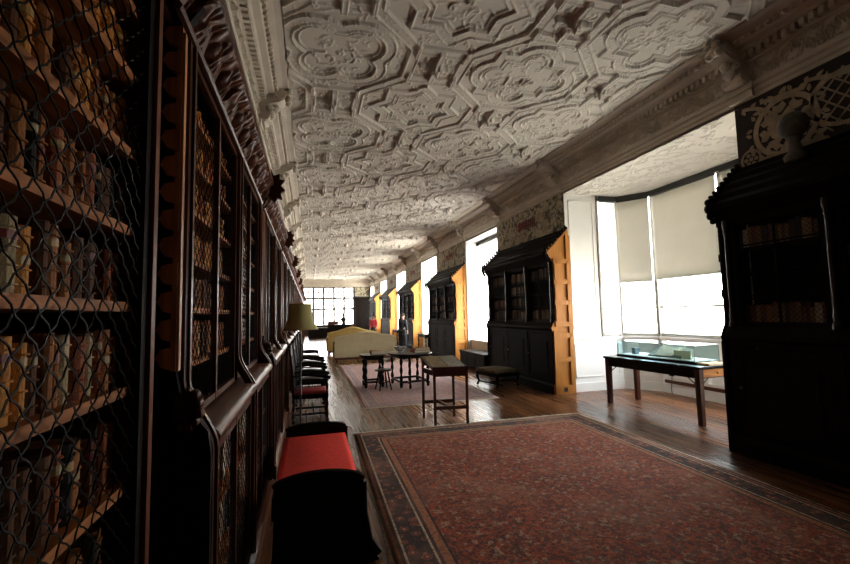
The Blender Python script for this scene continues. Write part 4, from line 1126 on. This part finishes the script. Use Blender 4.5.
# ------------------------------------------------------------------ footstool and chests by the window wall
tap = plain('tapestry_cover', (.13,.105,.06), .9, .7, 22, .3)
t = thing('footstool', 'dark footstool with a tapestry top in front of the black tall bookcase', 'stool', (3.98, 8.62, 0), math.radians(14))
MB().grid(lambda u, v: (-.30+.6*u, -.36+.72*v, .37+.045*(math.sin(PI*u)*math.sin(PI*v))**.6), 12, 12).build('cushion', tap, t, True)
md = t.children[0].modifiers.new('so','SOLIDIFY'); md.thickness = .07; md.offset = -1; t.children[0]['label'] = 'worn green-brown tapestry cushion'
MB().box(-.31,.31,-.37,.37,.24,.31).build('seat_frame', M['blackwood'], t)
for sx in (-1,1):
    for sy in (-1,1): MB().tube([(sx*.27,sy*.33,.29), (sx*.29,sy*.35,.2), (sx*.26,sy*.32,.1), (sx*.29,sy*.35,.02)], [.04,.032,.022,.026], 8).build('leg', M['blackwood'], t, True)
MB().box(-.26,.26,-.012,.012,.08,.11).box(-.27,-.245,-.33,.33,.08,.11).box(.245,.27,-.33,.33,.08,.11).build('stretcher', M['blackwood'], t)
def chest(label, y, L):
    t = thing('chest', label, 'chest', (4.72, y, 0), 0, 'chests under the tall windows')
    MB().box(-.2,.26,0,L,.06,.44).build('body', M['shaded_black_oak'], t)
    m = MB()
    for k in range(3): a = .05+k*(L-.05)/3; m.box(-.21,-.2,a,a+.03,.1,.42); 
    m.box(-.21,-.2,0,L,.38,.44).box(-.21,-.2,0,L,.06,.12); m.build('panel_frame', M['shaded_black_oak'], t)
    MB().box(-.23,.27,-.02,L+.02,.44,.475).build('lid', M['shaded_black_oak'], t, bevel=.006)
    for yy in (.0,L-.06):
        for xx in (-.2,.2): MB().box(xx,xx+.06,yy,yy+.06,0,.06).build('foot', M['shaded_black_oak'], t)
chest('low black chest under the tall window just past the footstool', 10.55, 1.9)
def hall_table(label, y):
    t = thing('hall_table', label, 'table', (4.70, y, 0), 0, 'dark tables under the tall windows')
    MB().box(-.25,.27,0,1.3,.74,.78).build('tabletop', M['blackwood'], t); MB().box(-.22,.25,.04,1.26,.64,.74).build('apron', M['blackwood'], t)
    for xx in (-.2,.22):
        for yy in (.06,1.24): MB().lathe(turned(0,.65,.03,8,3), (xx,yy,0), 8).build('leg', M['blackwood'], t, True)
hall_table('dark table under the second tall window past the bay', 16.3)
hall_table('dark table under the third tall window past the bay', 22.0)

# ------------------------------------------------------------------ writing table in the bay, display case
t = thing('writing_table', 'long dark writing table with a drawer at its end, standing in the bay', 'table', (5.13, 4.62, 0), math.radians(4.5))
TW, TL, TH = .68, 1.72, .80
MB().box(-.03, TW+.03, -.03, TL+.03, TH-.035, TH).build('tabletop', M['blackwood'], t, bevel=.006)
MB().box(.0,.03,.03,TL-.03,TH-.165,TH-.035).box(TW-.03,TW,.03,TL-.03,TH-.165,TH-.035).box(.03,TW-.03,TL-.03,TL,TH-.165,TH-.035).build('apron', M['blackwood'], t)
lit_table_oak = wood('sunlit_table_oak', (.42,.17,.045), .4, .25, 0)  # sunlight on the drawer front put into the wood colour
d = MB().box(.07,TW-.07,-.004,.02,TH-.15,TH-.045).build('drawer', lit_table_oak, t); d['label'] = 'orange-lit drawer front'
MB().ball((TW/2, -.018, TH-.097), .016).build('knob', M['brass'], d, True)
MB().box(.03,.07,.0,.02,TH-.165,TH-.035).box(TW-.07,TW-.03,.0,.02,TH-.165,TH-.035).box(.03,TW-.03,.0,.02,TH-.165,TH-.15).build('end_rail', M['mahogany'], t)
for xx in (0,TW-.06):
    for yy in (0,TL-.06): MB().hexa([(xx,yy),(xx+.066,yy),(xx+.066,yy+.066),(xx,yy+.066)], 0, TH-.035, [(xx-.006,yy-.006),(xx+.074,yy-.006),(xx+.074,yy+.074),(xx-.006,yy+.074)]).build('leg', M['mahogany'], t)
for pts in ([(.03,.06,TH-.31), (.03,.10,TH-.24), (.03,.20,TH-.165)], [(.06,.03,TH-.31), (.10,.03,TH-.24), (.20,.03,TH-.165)], [(.03,TL-.06,TH-.31), (.03,TL-.10,TH-.24), (.03,TL-.20,TH-.165)]):
    MB().tube(pts, .008, 6).build('bracket', M['mahogany'], t)
c4, s4 = math.cos(math.radians(4.5)), math.sin(math.radians(4.5))
def onT(x, y, z=TH): return (5.13+c4*x-s4*y, 4.62+s4*x+c4*y, z)
t = thing('display_case', 'low glass display case standing on the writing table in the bay', 'display case', onT(.16,.18), math.radians(4.5))
CW, CLn, CH = .50, 1.42, .265
MB().box(-.01,CW+.01,-.01,CLn+.01,0,.036).build('base', M['blackwood'], t)
MB().box(0,.005,0,CLn,.035,CH).box(CW-.005,CW,0,CLn,.035,CH).box(0,CW,0,.005,.035,CH).box(0,CW,CLn-.005,CLn,.035,CH).box(0,CW,0,CLn,CH,CH+.005).build('glass_pane', M['caseglass'], t)
m = MB()
for x in (-.004,CW-.004):
    for y in (-.004,CLn-.004): m.box(x,x+.008,y,y+.008,.035,CH+.006)
m.box(-.004,.004,0,CLn,CH-.002,CH+.006).box(CW-.004,CW+.004,0,CLn,CH-.002,CH+.006); m.build('metal_edge', M['sash'], t)
lin = plain('case_lining', (.55,.55,.50), .8, .05, 5)
MB().box(.02,CW-.02,.02,CLn-.02,.035,.045).build('lining', lin, t)
def onC(x, y, z): p = onT(.16+x, .18+y); return (p[0], p[1], TH+z)
t = thing('open_book', 'open manuscript on a grey wedge inside the glass display case', 'book', onC(.12,.62,.045), math.radians(4.5))
MB().prism([(0,0), (.30,0), (.30,.135), (.26,.135), (0,.02)], -.28, .28, 'y').build('grey_wedge', plain('grey_card', (.30,.29,.25), .8, .1, 8), t)
for s in (-1,1):
    MB().add([(.0,0,.024), (.0,s*.15,.024), (.25,s*.20,.165), (.25,0,.135), (.0,0,.03), (.0,s*.15,.034), (.25,s*.20,.178), (.25,0,.141)], [(0,1,2,3),(4,5,6,7),(0,1,5,4),(1,2,6,5),(2,3,7,6),(3,0,4,7)]).build('page_block', M['paper'], t)
t = thing('card', 'pale yellow card standing beside the open manuscript in the display case', 'card', onC(.16,.18,.045), math.radians(4.5))
MB().box(0,.02,0,.28,0,.125).build('board', plain('yellow_card', (.66,.62,.40), .8, .05, 5), t)
t = thing('small_box', 'small blue-grey box in the far end of the display case', 'box', onC(.14,1.18,.045), math.radians(4.5))
MB().box(0,.10,0,.07,0,.10).build('body', plain('bluegrey_card', (.16,.21,.24), .7, .2, 15), t, bevel=.004); MB().box(-.003,.103,-.003,.073,.085,.105).build('lid', plain('bluegrey_lid', (.22,.27,.30), .7, .2, 15), t)
flat_book('thin yellowish book lying on the near end of the writing table', *onT(.20,.0)[:2], TH, .36, .24, .028, math.radians(4.5), plain('buff_cloth', (.52,.33,.12), .7, .15, 12))
t = thing('power_lead', 'dark socket lead hanging on the white panelling behind the writing table', 'cord', (BX-.03, 6.55, .0))
MB().tube([(-.02,.0,.0),(-.015,.02,.1),(-.01,.0,.22),(-.01,-.01,.34)], .007, 6).build('lead', M['black'], t, True); MB().box(-.035,.004,-.05,.03,.33,.42).build('plug', M['black'], t)

# ------------------------------------------------------------------ unidentified rounded ball on top of the nearest right-hand case
t = thing('grey_ball', 'dim grey-green rounded ball on top of the nearest window-side bookcase', 'ornament', (4.74, 2.99, 3.11))
MB().lathe([(0,-.05),(.09,-.05),(.10,.0),(.06,.05),(.045,.15),(.07,.20),(.0,.22)], n=16).build('foot', M['stone'], t, True)
MB().ball((0,0,.325), (.125,.135,.135), 18, 12).build('ball', M['stone'], t, True)

# ------------------------------------------------------------------ far end: dark case, desk, bust, lamps
t = thing('bookcase', 'dark bookcase on the end wall between the big window and the corner', 'bookcase', (4.33, YE-.005, 0))
MB().box(-.64,.6,-.35,-.02,0,3.0).build('carcass', M['shaded_black_oak'], t); MB().box(-.66,.62,-.40,0,3.0,3.1).build('cornice', M['shaded_black_oak'], t)
for k in range(3): MB().box(-.6+k*.4,-.24+k*.4,-.37,-.35,.1,2.9).build('door', M['shaded_black_oak'], t)
t = thing('frieze_panel', 'brown painted panel high on the end wall right of the big window', 'panel', (4.33, YE-.005, 3.2))
MB().box(-.62,.62,-.02,0,0,.78).build('board', M['mural'], t)
t = thing('frieze_panel', 'brown painted panel high on the end wall left of the big window', 'panel', (-.62, YE-.005, 3.2)); MB().box(-.09,.08,-.02,0,0,.78).build('board', M['mural'], t)
t = thing('desk', 'long dark desk below the big end window', 'table', (1.5, 33.3, 0))
MB().box(-1.1,1.6,-.4,.4,.86,.92).build('tabletop', M['blackwood'], t); MB().box(-1.0,1.5,-.35,.35,.3,.86).build('body', M['shaded_black_oak'], t)
for x in (-1.0,1.42):
    for y in (-.33,.27): MB().box(x,x+.08,y,y+.06,0,.3).build('foot', M['blackwood'], t)
t = thing('bust', 'dark bust silhouetted on the desk against the big end window', 'sculpture', (2.55, 33.3, .92))
MB().box(-.14,.14,-.12,.12,0,.12).build('socle', M['bronze'], t)
m = MB(); m.lathe([(.10,.12),(.12,.16),(.20,.30),(.24,.42),(.18,.52),(.07,.56),(.065,.62),(.10,.68),(.115,.76),(.09,.86),(.03,.90),(0,.905)], n=14); m.build('figure', M['bronze'], t, True)
t = thing('lidded_box', 'dark red box on the desk below the big end window', 'box', (1.75, 33.3, .92)); MB().box(-.4,.4,-.2,.2,0,.22).build('body', M['mahogany'], t); MB().box(-.42,.42,-.22,.22,.22,.27).build('lid', M['mahogany'], t)
t = thing('open_ledger', 'white open ledger on the desk between the box and the bust', 'book', (2.1, 32.98, .92)); 
for s in (-1,1): MB().prism([(0,.0),(s*.02,.03),(s*.25,.03),(s*.27,.0)], -.05, .3, 'y').build('page_block', M['white_paint'], t)
t = thing('low_cabinet', 'long low dark cabinet before the end window, left of the desk', 'cabinet', (.02, 31.6, 0)); MB().box(-.1,1.2,-.3,.3,.0,.75).build('body', M['shaded_black_oak'], t); MB().box(-.13,1.23,-.33,.33,.75,.80).build('top', M['stone'], t)

# ------------------------------------------------------------------ people
def skin(name, verts, edges, radii, mat, parent, root=0, sub=2):
    me = bpy.data.meshes.new(name); me.from_pydata(verts, edges, []); me.materials.append(mat)
    o = bpy.data.objects.new(name, me); COL.objects.link(o); o.parent = parent
    o.modifiers.new('skin', 'SKIN')
    for i, r in enumerate(radii):
        r = r if isinstance(r, tuple) else (r, r); me.skin_vertices[0].data[i].radius = r
        me.skin_vertices[0].data[i].use_root = (i == root)
    s = o.modifiers.new('sub', 'SUBSURF'); s.levels = sub; s.render_levels = sub
    me.shade_smooth(); return o
def person(label, loc, rz, clothes, woman, H=1.62):
    t = thing('person', label, 'person', loc, rz); k = H/1.75
    S = lambda v: [(a*k, b*k, c*k) for a, b, c in v]
    J = [(0,0,.95), (0,0,1.15), (0,.0,1.38), (0,.01,1.47), (0,.015,1.54), (0,.02,1.62), (0,.02,1.71),
         (-.17,0,1.41), (-.22,.02,1.15), (-.20,.12,.93), (.17,0,1.41), (.22,.0,1.15), (.23,.05,.92),
         (-.10,0,.90), (-.11,.01,.50), (-.11,-.02,.09), (-.12,.10,.03), (.10,0,.90), (.11,.03,.50), (.12,.02,.09), (.14,.14,.03),
         (-.19,.16,.86), (.23,.07,.84)]
    E = [(0,1),(1,2),(2,3),(3,4),(4,5),(5,6),(2,7),(7,8),(8,9),(2,10),(10,11),(11,12),(0,13),(13,14),(14,15),(15,16),(0,17),(17,18),(18,19),(19,20),(9,21),(12,22)]
    rad = [.13,.12,.125,.055,.06,.082,.06,.06,.042,.03,.06,.042,.03,.085,.055,.04,.035,.085,.055,.04,.035,.030,.030]
    rad = [r*k for r in rad]
    b = skin('body', S(J), E, rad, M['skin'], t)
    f = MB()   # five fingers on each hand, closed softly
    for hx, hy, hz, s in ((-.19,.16,.85,-1), (.23,.07,.83,1)):
        for q in range(4):
            o = (q-1.5)*.017; L = (.065,.078,.072,.055)[q]
            f.tube([(hx*k, (hy+o)*k, hz*k), (hx*k, (hy+o+.006)*k, (hz-L*.6)*k), ((hx-s*.012)*k, (hy+o+.008)*k, (hz-L)*k)], [.0095*k,.0085*k,.006*k], 6)
        f.tube([((hx-s*.01)*k, (hy+.028)*k, (hz+.015)*k), ((hx-s*.03)*k, (hy+.045)*k, (hz-.02)*k), ((hx-s*.035)*k, (hy+.045)*k, (hz-.05)*k)], [.011*k,.010*k,.007*k], 6)
    f.build('fingers', M['skin'], b, True)
    fc = MB(); fc.tube([(0,.10*k,1.645*k),(0,.125*k,1.61*k),(0,.10*k,1.60*k)], [.008*k,.014*k,.010*k], 6)
    for s in (-1,1): fc.ball((s*.083*k, .02*k, 1.63*k), (.012*k,.02*k,.03*k), 6, 5)
    fc.build('face_features', M['skin'], b, True)
    ey = MB()
    for s in (-1,1): ey.ball((s*.032*k, .088*k, 1.645*k), (.012*k,.008*k,.007*k), 6, 4)
    ey.tube([(-.02*k,.096*k,1.575*k),(.02*k,.096*k,1.575*k)], .005*k, 5); ey.build('eyes_and_mouth', M['hair'], b, True)
    h = MB()
    def hp(u, v):
        a = 2*PI*u; th = PI*.62*v
        r = .098*k; y = -.012*k
        lim = 1. if math.sin(a) < .3 else .55
        th *= lim
        return (r*math.sin(th)*math.cos(a), y+.03*k+r*1.08*math.sin(th)*math.sin(a)-.01*k, 1.655*k+r*1.1*math.cos(th))
    h.grid(hp, 20, 8)
    if woman: h.tube([(0,-.07*k,1.68*k),(0,-.10*k,1.55*k),(0,-.09*k,1.42*k)], [.07*k,.075*k,.05*k], 10)
    h.build('hair', M['hair'], t, True)
    jr = lambda i, e: rad[i]+e*k
    tops = [0,1,2,7,8,9,10,11,12]; mp = {v: i for i, v in enumerate(tops)}
    te = [(0,1),(1,2),(2,7),(7,8),(8,9),(2,10),(10,11),(11,12)]
    V = S([J[i] for i in tops]); V[0] = (0,0,.86*k)
    skin('dress_top' if woman else 'jacket', V, [(mp[a],mp[b_]) for a, b_ in te], [jr(i,.025) for i in tops], clothes, t)
    if woman:
        MB().lathe([(.15*k,.95*k),(.19*k,.8*k),(.22*k,.5*k),(.25*k,.12*k),(.24*k,.10*k)], n=18).build('skirt', M['suit'], t, True)
    else:
        tr = [0,13,14,15,17,18,19]; m2 = {v: i for i, v in enumerate(tr)}
        skin('trousers', S([J[i] for i in tr]), [(m2[a],m2[b_]) for a, b_ in [(0,13),(13,14),(14,15),(0,17),(17,18),(18,19)]], [jr(i,.02) for i in tr], M['suit'], t)
    sh = MB()
    for x, y in ((-.12,.04), (.135,.07)): sh.ball((x*k, y*k, .045*k), (.05*k,.14*k,.047*k), 10, 6)
    sh.build('shoes', M['black'], t, True)
person('man in dark clothes standing beyond the gateleg table, turned to the window side', (4.12, 18.9, 0), math.radians(-50), M['suit'], False, 1.64)
person('woman in a red top standing far down the room beyond the sofas', (3.75, 25.5, 0), math.radians(150), M['redcloth'], True, 1.60)

# ------------------------------------------------------------------ light: bright hazy day through the windows
W = bpy.data.worlds.new('world'); sc.world = W; W.use_nodes = True; nt = W.node_tree; nt.nodes.clear()
out = nd(nt, 'ShaderNodeOutputWorld'); bg = nd(nt, 'ShaderNodeBackground'); tc = nd(nt, 'ShaderNodeTexCoord'); sp = nd(nt, 'ShaderNodeSeparateXYZ')
nt.links.new(tc.outputs['Generated'], sp.inputs[0])
r = ramp(nt, mth(nt, 'MULTIPLY_ADD', sp.outputs[2], .5, .5), [(.30,(.85,.80,.70)), (.5,(1,.98,.93)), (.75,(.86,.93,1.0))])
nt.links.new(r.outputs[0], bg.inputs[0]); bg.inputs[1].default_value = 5.0; nt.links.new(bg.outputs[0], out.inputs[0])
def portal(P, Q, z0, z1, out_n):
    l = bpy.data.lights.new('daylight_portal', 'AREA'); l.shape = 'RECTANGLE'; P = Vector(P); Q = Vector(Q)
    l.size = (Q-P).length; l.size_y = z1-z0; l.cycles.is_portal = True
    o = bpy.data.objects.new('daylight_portal', l); COL.objects.link(o)
    c = (P+Q)/2; n = Vector((*out_n,0)).normalized()
    o.location = (c.x+n.x*.13, c.y+n.y*.13, (z0+z1)/2)
    o.rotation_euler = (-n).to_track_quat('-Z','Y').to_euler()
for a, b in wins: portal((XR+.47,a), (XR+.47,b), .72, 3.97, (1,0))
for P, Q in bayw:
    d = (Vector(Q)-Vector(P)).normalized(); portal(P, Q, BZ0, BC, (-d.y, d.x))
portal((EW[0],YE+.1), (EW[1],YE+.1), EW[2], EW[3], (0,1))

sc.view_settings.view_transform = 'Standard'; sc.view_settings.look = 'None'; sc.view_settings.gamma = 1
sc.view_settings.use_curve_mapping = False; sc.view_settings.exposure = 2.48
sc.cycles.max_bounces = 10; sc.cycles.diffuse_bounces = 6; sc.cycles.glossy_bounces = 4; sc.cycles.transparent_max_bounces = 16
sc.cycles.use_denoising = True
